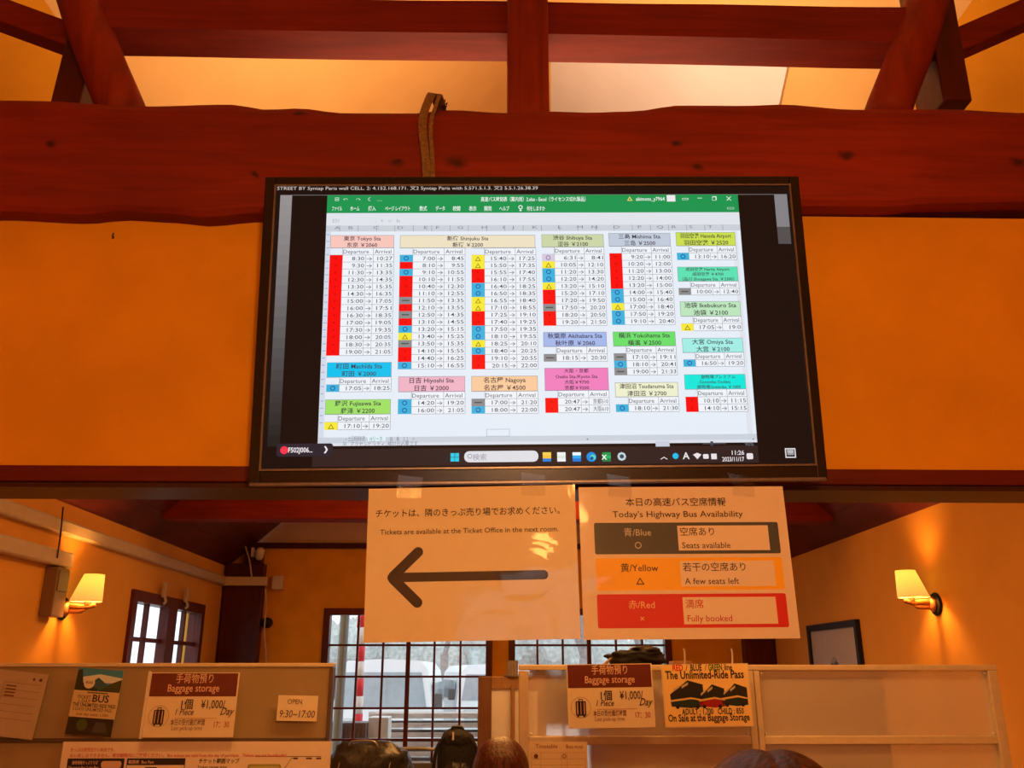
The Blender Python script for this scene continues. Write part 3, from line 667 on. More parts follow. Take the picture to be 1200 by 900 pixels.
table(713, 785, 273.5, 289, 381, rgb(196, 206, 222), ['三島 Mishima Sta', '三岛 ￥2500'], R('X 9:20 11:00,X 10:20 12:00,X 11:20 13:00,X 12:20 14:00,X 13:20 15:00,O 14:00 15:40,O 15:00 16:40,A 17:00 18:40,O 17:50 19:20,O 19:10 20:40'))
table(791.5, 861, 272.5, 288.5, 305, rgb(205, 225, 80), ['羽田空港 Haneda Airport', '羽田空港 ￥2520'], R('O 13:10 16:20'))
table(793.5, 864, 313, 330, 346, rgb(95, 228, 182), ['成田空港 Narita Airport', '成田空港 ￥4700', '（品川 Shinagawa Sta. ￥2300）'], R('- 10:00 12:40'))
table(796.5, 867, 353.5, 371, 388, rgb(190, 232, 192), ['池袋 Ikebukuro Sta', '池袋 ￥2100'], R('A 17:05 19:0'))
table(799, 870, 396.5, 413.5, 430, rgb(165, 240, 232), ['大宮 Omiya Sta', '大宫 ￥2100'], R('O 16:50 19:20'))
table(801.5, 873, 439, 456.5, 483, rgb(0, 235, 222), ['御殿場プレミアム', 'Gotemba Outlets', '御殿場Gotemba ￥1000'], R('X 10:10 11:15,X 14:10 15:15'))
table(383.5, 459, 425, 442.5, 459.5, rgb(0, 196, 242), ['町田 Machida Sta', '町田 ￥2000'], R('O 17:05 18:25'))
table(381.5, 458, 468.5, 486, 504, rgb(162, 228, 105), ['藤沢 Fujisawa Sta', '藤泽 ￥2200'], R('A 17:10 19:20'))
table(467, 545, 441.5, 459.5, 485.5, rgb(242, 184, 202), ['日吉 Hiyoshi Sta', '日吉 ￥2000'], R('O 14:20 19:20,O 16:00 21:05'))
table(552.5, 630, 441, 459, 485, rgb(252, 205, 160), ['名古屋 Nagoya', '名古屋 ￥4500'], R('- 17:00 21:20,O 18:00 22:00'))
table(636.5, 710.5, 389.5, 406.5, 424, rgb(165, 186, 238), ['秋葉原 Akihabara Sta', '秋叶原 ￥2060'], R('- 18:15 20:30'))
table(638, 712.5, 431.5, 458, 484, rgb(242, 130, 192), ['大阪・京都', 'Osaka Sta./Kyoto Sta', '大阪￥9700', '京都￥9200'], R('X 20:47 京都510,X 20:47 大阪610'))
table(718, 791, 389, 406, 440, rgb(108, 226, 108), ['横浜 Yokohama Sta', '横滨 ￥2500'], R('- 17:10 19:11,O 18:10 20:41,- 19:00 21:33'))
table(720.5, 794, 448.5, 465.5, 483, rgb(240, 242, 208), ['津田沼 Tsudanuma Sta', '津田沼 ￥2700'], R('O 18:10 21:30'))
# sheet tabs, status bar, slider
ttext('▸  土日祝時刻表', 405, 517, 5, rgb(120, 126, 140), 'l', 22); q4(431, 452, 511.5, 517, rgb(225, 245, 250), 3)
ttext('Hリーホ', 441, 517, 5, rgb(90, 130, 130), 'c', 14, 5)
ttext('桜    乗    １１    ＋', 457, 517, 4.5, rgb(120, 126, 140), 'l', 28)
ttext('▣   アクセシビリティ: 検討が必要です', 402, 523, 4.5, rgb(120, 126, 140), 'l', 84)
ttext('▸', 883, 517, 5, rgb(90, 95, 110)); ttext('90%', 878, 522.5, 4.5, rgb(120, 126, 140)); ttext('◂', 688, 517, 5, rgb(90, 95, 110))
a, z = tloc(834, 520); pr.rect(a - .02, a + .03, z - .0006, z + .0006, rgb(110, 112, 125), 3); pr.rect(a - .003, a + .003, z - .005, z + .005, rgb(60, 62, 80), 3)
a, z = tloc(768, 517); pr.rect(a, a + .03, z - .012, z, rgb(205, 208, 224), 3)
a, z = tloc(570, 503); pr.frame(a, a + .05, z - .016, z, .001, rgb(170, 180, 195), 3)
# taskbar
zt0 = tloc(600, 524.5)[1]; zt1 = tloc(600, 545)[1]; pr.rect(U0 - .01, U1, zt1, zt0, rgb(48, 34, 34), 1.2)
a, z = tloc(528, 541)
for i in (0, 1):
    for j in (0, 1): pr.rect(a + i * .0095, a + .0085 + i * .0095, z + j * .0095, z + .0085 + j * .0095, rgb(40, 205, 235), 3)
a, z = tloc(544, 542); b2, _ = tloc(631, 542); pr.rrect(a, b2, z, z + .024, .011, rgb(225, 226, 232), 3)
ttext('検索', 562, 539, 6, rgb(150, 150, 160), 'c'); pr.ring(a + .012, z + .013, .005, .0012, rgb(130, 130, 140), 5)
def icon(px, cols):
    a, z = tloc(px, 541); h = .02; n = len(cols)
    for i, c in enumerate(cols): pr.rect(a - .009, a + .009, z + h * (1 - (i + 1) / n), z + h * (1 - i / n), c, 3)
icon(641, [rgb(250, 210, 90), rgb(250, 195, 60), rgb(40, 130, 215)]); icon(658, [rgb(245, 245, 245), rgb(225, 235, 225), rgb(245, 245, 245)])
icon(676, [rgb(240, 250, 255), rgb(40, 170, 240), rgb(20, 120, 215)])
a, z = tloc(693, 535.5); pr.disc(a, z, .0105, rgb(20, 140, 220), 3); pr.disc(a + .003, z - .001, .006, rgb(80, 215, 190), 4); pr.disc(a + .001, z - .003, .0035, rgb(10, 70, 160), 5)
icon(711, [rgb(30, 150, 80), rgb(40, 180, 100), rgb(25, 130, 70)]); ttext('X', 708, 538.5, 5.5, wh, bold=.03)
a, z = tloc(728.5, 535); pr.disc(a, z, .0095, rgb(190, 215, 225), 3, 8); pr.disc(a, z, .0045, rgb(60, 70, 80), 4)
lt = rgb(235, 228, 232)
ttext('︿', 778, 538, 6, lt, bold=.02); a, z = tloc(791.5, 534.5); pr.disc(a, z, .0065, rgb(30, 190, 235), 3)
ttext('A', 804, 538, 8, lt, bold=.02); a, z = tloc(817, 535); pr.poly([(a - .009, z + .004), (a, z - .006), (a + .009, z + .004), (a, z + .008)], lt, 3)
a, z = tloc(827, 535); pr.rrect(a - .006, a + .006, z - .005, z + .005, .002, lt, 3); a, z = tloc(836.5, 535); pr.rect(a - .006, a + .006, z - .006, z + .006, lt, 3)
ttext('11:26', 872, 533, 5.2, lt, 'r', bold=.015); ttext('2023/11/17', 872, 540.5, 5.2, lt, 'r', 25, bold=.015); a, z = tloc(878.5, 535); pr.rrect(a - .007, a + .007, z - .006, z + .007, .003, lt, 3)
# recording pill and keyboard badge
a, z = tloc(324, 535.5); b2, _ = tloc(390, 535.5); pr.rrect(a, b2, z, z + .028, .006, rgb(44, 38, 48), 4); pr.disc(a + .016, z + .014, .0085, rgb(250, 60, 80), 5)
ttext('F502J006...', 338, 530.5, 6, rgb(240, 235, 240), 'l', 27, lay=6, bold=.02); ttext('❯', 382, 530.5, 6.5, rgb(240, 235, 240), lay=6, bold=.02)
a, z = tloc(926, 531); z_ = z; pr.frame(a - .0115, a + .0115, z - .0105, z + .0105, .0025, rgb(225, 225, 230), 4)
pr.text('⌨', a, z - .004, .016, rgb(225, 225, 230), 'c', .014, .01, 5)
pr.build('spreadsheet_display', M['screen'], scr, (0, -.0006, 0))['label'] = 'lit bus timetable spreadsheet'
# tape holding the signs under the television
# strap over the tie beam
sp_ = spline([(at(500, 215, 1.80).x, 1.885, 2.60), (at(499, 190, 1.88).x - .004, 1.915, 2.76), (at(500, 150, 1.91).x - .012, 1.918, 2.87), (at(503, 125, 1.93).x, 1.925, 2.945), (at(508, 112, 1.94).x, 1.96, 2.982), (at(511, 112, 1.94).x + .006, 2.03, 2.97)], 8)
bm = BM()
def ribbon(bm, pts, w, t, tw=0):
    rings = []
    for i, p in enumerate(pts):
        d = (pts[min(i + 1, len(pts) - 1)] - pts[max(i - 1, 0)]).normalized()
        sd = Vector((1, .25, 0)); sd = (sd - d * sd.dot(d)).normalized(); nn = d.cross(sd)
        rings.append([bm.verts.new(p + sd * a * w / 2 + nn * b_ * t / 2) for a, b_ in ((-1, -1), (1, -1), (1, 1), (-1, 1))])
    for i in range(len(rings) - 1):
        for k in range(4): bm.faces.new((rings[i][k], rings[i][(k + 1) % 4], rings[i + 1][(k + 1) % 4], rings[i + 1][k]))
    bm.faces.new(rings[0]); bm.faces.new(rings[-1][::-1]); return bm
strap = empty('strap', sp_[0], label='brown woven strap looped over the log beam behind the television', cat='strap')
def sub0(bm, o): bmesh.ops.translate(bm, vec=-Vector(o.location), verts=bm.verts); return bm
obj('webbing', sub0(ribbon(BM(), sp_, .021, .004), strap), M['webbing'], strap)
sp2 = [p + Vector((.024 - .016 * abs(i / len(sp_) - .5) * 1.4, -.002, -.004)) for i, p in enumerate(sp_)]
obj('webbing', sub0(ribbon(BM(), sp2, .010, .004), strap), M['webbing'], strap)['label'] = 'narrower second run of the strap'
bm = BM()
for k in range(5): tube(bm, [sp_[-4] + Vector((.006 + .002 * k, -.01, 0)), sp_[-4] + Vector((.012 + .003 * k, -.016, .010 * (k % 3) - .004)), sp_[-4] + Vector((.016, -.018, -.014 - .006 * k))], .0014, 5)
obj('frayed_end', sub0(bm, strap), M['fabric_black'], strap)

# =================================================================== the two laminated signs under the television
def sheet(name, w, h, mt, parent, amp=.003, seed=0, t=.0008, y=0, n=16):
    bm = BM(); g = [[None] * (n + 1) for _ in range(n + 1)]
    for i in range(n + 1):
        for j in range(n + 1):
            u, v = i / n - .5, j / n - .5
            d = amp * noise.noise(Vector((u * 2.2 + seed, v * 2.2, seed)))
            g[i][j] = bm.verts.new((u * w, y + d, v * h))
    for i in range(n):
        for j in range(n): bm.faces.new((g[i][j], g[i + 1][j], g[i + 1][j + 1], g[i][j + 1]))
    o = obj(name, bm, mt, parent, True); return o
ink = rgb(46, 26, 16)
def sign_root(c, r, label):
    return empty('paper_sign', c, tuple(math.radians(a) for a in r), label, 'sign', None)
def add_film(e, w, h, seed, amp=.004):
    sheet('laminate', w, h, M['film'], e, amp, seed, y=-.0065)['label'] = 'glossy clear plastic film'
s1 = sign_root((-.039, 1.7694, 1.7541), (-.36, -1.0, -2.17), 'laminated white sign with big black arrow pointing left, under the television')
W1, H1 = .42, .3017
obj('paper', bx(-W1 / 2, W1 / 2, 0, .0012, -H1 / 2, H1 / 2), M['paper'], s1)
p = Print()
def lc(px, py):   # position on sign 1, from its corner rectangle
    return ((px - 432) / 240 - .5) * W1, (.5 - (py - 572) / 179) * H1
p.text('チケットは、隣のきっぷ売り場でお求めください。', -.008, .093, .0175, ink, 'c', .372, .008)
p.text('Tickets are available at the Ticket Office in the next room.', -.005, .057, .0145, ink, 'c', .358, .006)
p.build('lettering', M['print'], s1)
p = Print(); ak = rgb(40, 18, 10); zc = -.028; r_ = .0095
p.rect(-.15, .142, zc - r_ * .95, zc + r_ * .95, ak); p.disc(.142, zc, r_ * .95, ak, 1.2)
for sg in (1, -1):
    p.line(-.157, zc + sg * .001, -.107, zc + sg * .049, r_ * 2.1, ak, 1.4); p.disc(-.107, zc + sg * .049, r_ * 1.05, ak, 1.5)
p.disc(-.157, zc, r_ * 1.05, ak, 1.6)
p.build('arrow', M['print'], s1)['label'] = 'thick black arrow pointing left'
add_film(s1, W1, H1, 2)
s2 = sign_root((.3881, 1.7654, 1.7568), (-2.34, -.42, -.52), 'laminated sign with blue, yellow and red seat availability bars, under the television')
W2, H2 = .42, .3009
obj('paper', bx(-W2 / 2, W2 / 2, 0, .0012, -H2 / 2, H2 / 2), M['paper_pink'], s2)
# local layout: fractions of the sheet
def fx(a): return (a - .5) * W2
def fz(a): return (.5 - a) * H2
p = Print()
p.text('本日の高速バス空席情報', fx(.47), fz(.128), .0185, ink, 'c', .205, .008)
p.text("Today's Highway Bus Availability", fx(.475), fz(.208), .0178, ink, 'c', .265, .006)
bars = [(.245, .455, rgb(58, 66, 72), '青/Blue', '○', '空席あり', 'Seats available', rgb(190, 190, 186), ink),
        (.480, .690, rgb(252, 190, 20), '黄/Yellow', '△', '若干の空席あり', 'A few seats left', ink, ink),
        (.715, .930, rgb(212, 0, 14), '赤/Red', '×', '満席', 'Fully booked', rgb(240, 190, 150), rgb(190, 30, 20))]
for z0, z1, col, t1_, sy_, t2_, t3_, tcx, tr in bars:
    p.rrect(fx(.068), fx(.955), fz(z1), fz(z0), .004, col, 1)
    p.rect(fx(.468), fx(.915 if col[0] > .9 else .905), fz(z1 - .022), fz(z0 + .022), M['paper_pink'].node_tree.nodes['Color Ramp'].color_ramp.elements[1].color[:] if 'Color Ramp' in M['paper_pink'].node_tree.nodes else (.82, .70, .60, 1), 2)
    m_ = (z0 + z1) / 2
    p.text(t1_, fx(.275), fz(m_ - .018), .0185, tcx, 'c', None, .006); p.text(sy_, fx(.275), fz(m_ + .068), .0175, tcx, 'c', None, .010)
    p.text(t2_, fx(.480), fz(m_ - .020), .0185, tr, 'l', None, .006); p.text(t3_, fx(.485), fz(m_ + .068), .0172, tr, 'l', None, .006)
p.build('lettering', M['print'], s2)
add_film(s2, W2, H2, 9)
# strips of clear tape between the sheets and the television
for s_, e, w in ((1, s1, W1), (2, s2, W2)):
    for fxx in (-.3, .3):
        bm = ribbon(BM(), [Vector((fxx * w, -.0110, .128)), Vector((fxx * w, -.0105, .150)), Vector((fxx * w, -.001, .163)), Vector((fxx * w, .012, .178))], .05, .0004)
        obj('tape', bm, M['film_clear'], e)

# =================================================================== left notice board partition
YP = 3.1
pl = at(391, 777, YP); PLX1 = pl.x; PLZ = pl.z; PLX0 = -1.85
nb_ = empty('notice_board', ((PLX0 + PLX1) / 2, YP + .03, 0), label='wide tan notice board partition with metal edge on the left', cat='partition')
def np_(name, bm, mt, lab=None):
    o = obj(name, sub0(bm, nb_), mt, nb_)
    if lab: o['label'] = lab
ZR = at(200, 865, YP).z
np_('panel', bx(PLX0, PLX1 - .012, YP + .006, YP + .045, ZR, PLZ - .012), M['board'])
np_('panel', bx(PLX0, PLX1 - .012, YP + .008, YP + .045, .12, ZR - .012), M['board'])
np_('top_rail', bx(PLX0, PLX1, YP, YP + .05, PLZ - .012, PLZ, bev=.002), M['alu'])
np_('side_rail', bx(PLX1 - .012, PLX1, YP, YP + .05, 0, PLZ - .013, bev=.002), M['alu_dark'])
np_('side_rail', bx(PLX0 - .03, PLX0, YP, YP + .05, 0, PLZ, bev=.002), M['alu_dark'])
np_('middle_rail', bx(PLX0, PLX1 - .013, YP - .004, YP + .045, ZR - .012, ZR, bev=.002), M['alu_dark'])
np_('foot', bx(PLX0 + .2, PLX0 + .26, YP - .2, YP + .25, 0, .03, bev=.005), M['alu_dark']); np_('foot', bx(PLX1 - .3, PLX1 - .24, YP - .2, YP + .25, 0, .03, bev=.005), M['alu_dark'])
# right partition with frosted panels
XA, ZA = at(608, 779, YP).x, at(608, 779, YP).z; XB = at(1167, 777, YP).x
gp = empty('glazed_partition', ((XA + XB) / 2, YP + .03, 0), label='beige framed partition with frosted panels on the right', cat='partition')
def gpp(name, bm, mt, lab=None):
    o = obj(name, sub0(bm, gp), mt, gp)
    if lab: o['label'] = lab
XMID = at(885, 820, YP).x; ZM1 = at(800, 863, YP).z; ZM0 = at(800, 873, YP).z; fr = .032
for xa, xb in ((XA, XA + fr), (XMID - .022, XMID + .001), (XMID + .003, XMID + .022), (XB - fr, XB)): gpp('upright', bx(xa, xb, YP, YP + .05, 0, ZA - .019, bev=.003), M['alu'])
gpp('top_rail', bx(XA, XB, YP, YP + .05, ZA - .018, ZA, bev=.003), M['alu'])
for xa, xb in ((XA + fr, XMID - .022), (XMID + .022, XB - fr)):
    gpp('middle_rail', bx(xa + .0005, xb - .0005, YP + .004, YP + .046, ZM0, ZM1, bev=.003), M['alu'])
    gpp('frosted_panel', bx(xa + .001, xb - .001, YP + .02, YP + .024, ZM1, ZA - .019), M['frost'])
    gpp('frosted_panel', bx(xa + .001, xb - .001, YP + .02, YP + .024, .10, ZM0), M['frost'])
    gpp('bottom_rail', bx(xa + .0005, xb - .0005, YP + .004, YP + .046, .06, .10, bev=.003), M['alu'])
    for zz in (ZM1 + .006, ZA - .026):
        for xx in (xa + .004, xb - .012): gpp('corner_clip', bx(xx, xx + .008, YP + .006, YP + .02, zz - .004, zz + .004, bev=.001), M['white_pl'])
for xx in (XA + .05, XB - .1): gpp('foot', bx(xx, xx + .05, YP - .2, YP + .25, 0, .03, bev=.004), M['alu'])

# ---- papers on the partitions
def poster(px0, px1, py0, py1, Y, mt, label, cat='poster', name='poster', tilt=0, rx=0, t=.0015, ry=0):
    a, b_ = at(px0, (py0 + py1) / 2, Y), at(px1, (py0 + py1) / 2, Y); c, d = at((px0 + px1) / 2, py0, Y), at((px0 + px1) / 2, py1, Y)
    w, h = b_.x - a.x, c.z - d.z
    e = empty(name, ((a.x + b_.x) / 2, Y, (c.z + d.z) / 2), (rx, tilt, ry), label, cat)
    obj('paper', bx(-w / 2, w / 2, 0, t, -h / 2, h / 2), mt, e)
    return e, w, h
def baggage(e, w, h):
    p = Print(); br = rgb(105, 38, 26); k = w / .30; it = rgb(235, 195, 165)
    X = lambda a: (a - .5) * w; Z = lambda a: (.5 - a) * h
    p.rect(X(.01), X(.985), Z(.375), Z(.012), br, 1)
    p.text('手荷物預り', X(.50), Z(.155), .034 * k, it, 'c', w * .42, .006); p.text('Baggage storage', X(.5), Z(.30), .034 * k, it, 'c', w * .58, .008)
    p.text('1個', X(.45), Z(.56), .036 * k, ink, 'c', w * .13, .012); p.text('¥1,000/', X(.74), Z(.56), .038 * k, ink, 'c', w * .27, .008)
    p.text('1 Piece', X(.43), Z(.66), .028 * k, ink, 'c', w * .20, .008, slant=.2); p.text('Day', X(.90), Z(.66), .034 * k, ink, 'c', w * .14, .008, slant=.3)
    p.rect(X(.33), X(.80), Z(.715), Z(.708), rgb(190, 120, 80), 2)
    p.text('本日の受付最終時間', X(.48), Z(.81), .021 * k, rgb(120, 80, 60), 'c', w * .38, .01); p.text('Last pick-up time', X(.48), Z(.89), .019 * k, rgb(140, 100, 80), 'c', w * .34)
    p.text('17：30', X(.86), Z(.85), .026 * k, rgb(190, 80, 70), 'c', w * .17, .01)
    cx, cz = X(.15), Z(.68); u = h
    p.ring(cx, cz, u * .165, u * .006, rgb(150, 110, 80), 2, 28)
    p.rrect(cx - u * .085, cx + u * .085, cz - u * .125, cz + u * .10, u * .02, rgb(25, 15, 12), 3)
    for s in (-1, 1): p.rect(cx + s * u * .055 - u * .007, cx + s * u * .055 + u * .007, cz - u * .105, cz + u * .085, it, 4); p.disc(cx + s * u * .05, cz - u * .135, u * .015, rgb(25, 15, 12), 3)
    p.rect(cx - u * .005, cx + u * .005, cz - u * .105, cz + u * .085, it, 4)
    p.frame(cx - u * .035, cx + u * .035, cz + u * .09, cz + u * .135, u * .012, rgb(25, 15, 12), 2)
    p.build('lettering', M['print'], e)
e, w, h = poster(172, 277, 788, 864, 2.93, M['paper'], 'baggage storage price sign leaning on the tan left notice board', 'sign', 'baggage_sign', 0, math.radians(-4))
baggage(e, w, h); add_film(e, w + .006, h + .006, 5, .002)
obj('sleeve_edge', bx(-w / 2 - .008, -w / 2 - .002, -.004, .004, -h / 2 - .004, h / 2 + .004), M['white_pl'], e)['label'] = 'pale edge of the plastic stand'
e, w, h = poster(665, 766, 778, 853, 3.06, M['paper'], 'baggage storage price sign taped on the frosted right partition', 'sign', 'baggage_sign', math.radians(-.8), math.radians(-2))
baggage(e, w, h)
# unlimited ride poster
e, w, h = poster(777, 880, 778, 852, 3.06, M['paper_cream'], 'cream Unlimited-Ride Pass poster with three tour buses on the right partition', 'poster', 'bus_poster', math.radians(-.8), math.radians(-2))
p = Print(); X = lambda a: (a - .5) * w; Z = lambda a: (.5 - a) * h
yb_ = rgb(250, 218, 140); p.rect(X(.015), X(.985), Z(.98), Z(.02), yb_, 1)
nv = rgb(24, 26, 30)
p.text('RED', X(.19), Z(.105), .028, rgb(215, 40, 25), 'c', w * .12, .03); p.text('BLUE', X(.40), Z(.105), .028, rgb(35, 50, 70), 'c', w * .13, .03); p.text('GREEN', X(.62), Z(.105), .028, rgb(60, 110, 40), 'c', w * .16, .03); p.text('line', X(.77), Z(.105), .028, nv, 'c', w * .09, .02)
p.text('/', X(.29), Z(.105), .026, nv); p.text('/', X(.51), Z(.105), .026, nv)
p.text('The Unlimited-Ride Pass', X(.49), Z(.235), .036, nv, 'c', w * .90, .022)
def bus(x0, x1, z0, z1, body, hi):
    s = 1 if hi else .6
    p.poly([(X(x0), Z(z0 + .22)), (X(x0 + (x1 - x0) * .55), Z(z0)), (X(x1), Z(z0 + .07)), (X(x1), Z(z1 - .04)), (X(x0 + (x1 - x0) * .6), Z(z1)), (X(x0 + .01), Z(z1 - .04))], rgb(32, 34, 32), 2)
    p.poly([(X(x0), Z(z1 - .12)), (X(x0 + (x1 - x0) * .62), Z(z1 - .15)), (X(x1), Z(z1 - .12)), (X(x1), Z(z1 - .02)), (X(x0 + (x1 - x0) * .6), Z(z1)), (X(x0 + .01), Z(z1 - .03))], body, 2.5)
    p.poly([(X(x0), Z(z1 - .13)), (X(x0 + (x1 - x0) * .62), Z(z1 - .17)), (X(x1), Z(z1 - .13)), (X(x1), Z(z1 - .11)), (X(x0 + (x1 - x0) * .62), Z(z1 - .14)), (X(x0), Z(z1 - .10))], rgb(230, 200, 120), 3)
    for k in (0, 1): p.poly([(X(x0 + (x1 - x0) * (.1 + .26 * k)), Z(z0 + .14 - k * .05)), (X(x0 + (x1 - x0) * (.3 + .26 * k)), Z(z0 + .08 - k * .05)), (X(x0 + (x1 - x0) * (.3 + .26 * k)), Z(z0 + .11 - k * .04)), (X(x0 + (x1 - x0) * (.1 + .26 * k)), Z(z0 + .18 - k * .05))], rgb(200, 190, 160), 3)
    for k in (.2, .8): p.disc(X(x0 + (x1 - x0) * k), Z(z1 - .02), .006, rgb(15, 15, 15), 3.5, 10)
bus(.66, .96, .32, .68, rgb(24, 44, 38), 0); bus(.40, .70, .33, .70, rgb(165, 26, 24), 0); bus(.08, .46, .26, .70, rgb(24, 56, 54), 1)
p.text('ADULT : 1,700   CHILD : 850', X(.55), Z(.80), .026, nv, 'c', w * .70, .02); p.text('On Sale at the Baggage Storage', X(.5), Z(.905), .031, nv, 'c', w * .92, .02)
p.build('print', M['print'], e)
# lower tariff sheet on right partition
e, w, h = poster(620, 689, 869, 935, 3.075, M['paper_cream'], 'pale ruled timetable sheet under the right baggage sign', 'notice', 'notice_sheet')
p = Print(); X = lambda a: (a - .5) * w; Z = lambda a: (.5 - a) * h
for k in range(7): p.rect(X(.04), X(.96), Z(.2 + k * .11) - .0005, Z(.2 + k * .11) + .0005, rgb(190, 150, 110), 1)
for k in (.04, .2, .55, .65, .96): p.rect(X(k) - .0005, X(k) + .0005, Z(.86), Z(.2), rgb(190, 150, 110), 1)
p.text('Timetable', X(.3), Z(.12), .018, rgb(150, 100, 70), 'c'); p.text('Bus stop', X(.78), Z(.12), .016, rgb(160, 110, 80), 'c'); p.text('●', X(.12), Z(.30), .018, rgb(110, 60, 40)); p.text('◎', X(.6), Z(.30), .018, rgb(160, 110, 80))
p.build('lettering', M['print'], e)
# faint list at far left
e, w, h = poster(-14, 48, 787, 864, 3.08, M['paper_dim'], 'faint thin tan paper list at the far left of the notice board', 'notice', 'notice_sheet', math.radians(6))
p = Print(); X = lambda a: (a - .5) * w; Z = lambda a: (.5 - a) * h
fc_ = rgb(130, 95, 70)
for k in range(6): p.rect(X(.2), X(.9), Z(.18 + k * .11) - .0006, Z(.18 + k * .11) + .0006, fc_, 1)
for k in range(4): p.rect(X(.25), X(.45), Z(.24 + k * .05), Z(.22 + k * .05), rgb(110, 60, 45), 1.5)
p.disc(X(.75), Z(.10), .004, rgb(90, 40, 30), 2); p.disc(X(.88), Z(.10), .005, rgb(90, 40, 30), 2); p.rect(X(.2) - .0006, X(.2) + .0006, Z(.74), Z(.18), fc_, 1)
p.build('lettering', M['print'], e)
# bus flyer with mountain
e, w, h = poster(84, 138, 784, 862, 3.08, M['paper'], 'narrow bus flyer with blue sky and mountain photo on the left notice board', 'poster', 'bus_flyer', math.radians(4))
p = Print(); X = lambda a: (a - .5) * w; Z = lambda a: (.5 - a) * h
p.rect(X(0), X(1), Z(.36), Z(0), rgb(50, 140, 190), 1); p.poly([(X(.1), Z(.14)), (X(.5), Z(.08)), (X(1), Z(.12)), (X(1), Z(.2)), (X(.1), Z(.22))], rgb(215, 230, 235), 1.5)
p.poly([(X(0), Z(.36)), (X(0), Z(.04)), (X(.1), Z(.02)), (X(.16), Z(.22)), (X(.5), Z(.3)), (X(.5), Z(.36))], rgb(20, 45, 35), 2); p.poly([(X(.2), Z(.3)), (X(.48), Z(.13)), (X(.8), Z(.28)), (X(.9), Z(.36)), (X(.2), Z(.36))], rgb(45, 95, 110), 1.8)
p.poly([(X(.5), Z(.36)), (X(.75), Z(.22)), (X(1), Z(.14)), (X(1), Z(.36))], rgb(38, 66, 30), 2.2)
p.disc(X(.3), Z(.22), w * .12, rgb(230, 225, 210), 3); p.text('¥500', X(.3), Z(.235), .012, rgb(60, 60, 50), 'c', w * .16, .01, 4)
p.rect(X(0), X(1), Z(.75), Z(.34), rgb(215, 195, 150), 2.5); p.rect(X(.3), X(.75), Z(.375), Z(.355), rgb(90, 95, 60), 2.8)
p.text('BUS', X(.62), Z(.50), .032, nv, 'c', w * .36, .02, 3.5); p.text('TICKET', X(.25), Z(.46), .014, nv, 'c', w * .3, .01, 3.5); p.text('1 DAY', X(.28), Z(.52), .014, nv, 'c', w * .26, .01, 3.5)
p.text('THE UNLIMITED RIDE PASS', X(.5), Z(.58), .016, nv, 'c', w * .94, .02, 3.5); p.text('2 DAYS UNLIMITED PASS', X(.48), Z(.64), .014, rgb(90, 50, 35), 'c', w * .86, .01, 3.5); p.text('one day adult 1,500', X(.5), Z(.71), .012, rgb(110, 70, 50), 'c', w * .7, .01, 3.5)
p.rect(X(0), X(1), Z(1), Z(.74), rgb(26, 28, 24), 2.6); p.disc(X(.32), Z(.85), w * .12, rgb(60, 85, 30), 3); p.poly([(X(.55), Z(.95)), (X(.62), Z(.8)), (X(.82), Z(.8)), (X(.9), Z(.95))], rgb(62, 66, 72), 3)
p.build('print', M['print'], e); add_film(e, w + .006, h + .006, 3, .002)
# handwritten opening hours note
e, w, h = poster(325, 372, 815, 845, 3.08, M['paper'], 'small handwritten OPEN 9:30 to 17:00 note on the left notice board', 'note', 'paper_note', math.radians(1))
p = Print(); p.text('OPEN', -.01, h * .16, .022, rgb(90, 60, 40), 'c', w * .36, 0); p.build('lettering', M['print'], e); p = Print(); p.text('9:30~17:00', 0, -h * .36, .032, rgb(90, 60, 40), 'c', w * .88, .004, slant=.1); p.build('lettering', M['print'], e)
# large pink information board in lower part
e, w, h = poster(66, 385, 869, 985, 3.085, M['paper_pink'], 'large pink-white ticket information poster along the lower left board', 'poster', 'information_poster')
p = Print(); s_ = w / 319; X = lambda px: (px - 66) * s_ - w / 2; Z = lambda py: h / 2 - (py - 869) * s_ * .97
rd = rgb(200, 50, 40)
p.text('きっぷは発売日から有効です。', X(76), Z(880), .013, rd, 'l', 52 * s_, .01); p.text('払い戻しはできません。有効期限内にご使用ください。 Bus tickets are valid from the day of purchase.   Tickets can not be refunded.', X(76), Z(886.5), .013, rd, 'l', 257 * s_, .012)
p.rect(X(74), X(141), Z(930), Z(888), rgb(36, 22, 20), 1); p.text('御殿場線きっぷうりば', X(76), Z(894.5), .012, rgb(235, 200, 180), 'l', 34 * s_, .01); p.text('Discovery Bus 2-day Pass', X(76), Z(899.5), .010, rgb(235, 200, 180), 'l', 36 * s_, .01)
p.rrect(X(114), X(138), Z(899), Z(891), .008, rgb(215, 180, 160), 2)
p.rect(X(144), X(213), Z(895), Z(888), rgb(36, 22, 20), 1); p.text('範囲表  Bus Pass', X(146), Z(893.8), .012, rgb(235, 200, 180), 'l', 30 * s_, .01); p.frame(X(144), X(213), Z(930), Z(895), .002, rgb(60, 40, 35), 2); p.rect(X(166), X(180), Z(930), Z(898), rgb(40, 25, 22), 2)
p.text('チケット範囲マップ', X(229), Z(893.5), .016, ink, 'l', 48 * s_, .018); p.text('Ticket range map', X(228), Z(899.5), .012, ink, 'l', 35 * s_, .008)
p.rrect(X(287), X(327), Z(925), Z(895), .008, rgb(150, 150, 70), 2); p.rrect(X(289), X(325), Z(925), Z(897), .007, rgb(185, 180, 110), 2.2)
p.rect(X(295), X(374), Z(886.6), Z(886), ink, 2); p.line(X(331), Z(900), X(339), Z(888), .0015, ink); p.line(X(339), Z(888), X(347), Z(888), .0015, ink)
for a, b_ in ((341, 346), (356, 363), (368, 374)): p.rect(X(a), X(b_), Z(889.5), Z(887.5), rgb(100, 70, 60), 2)
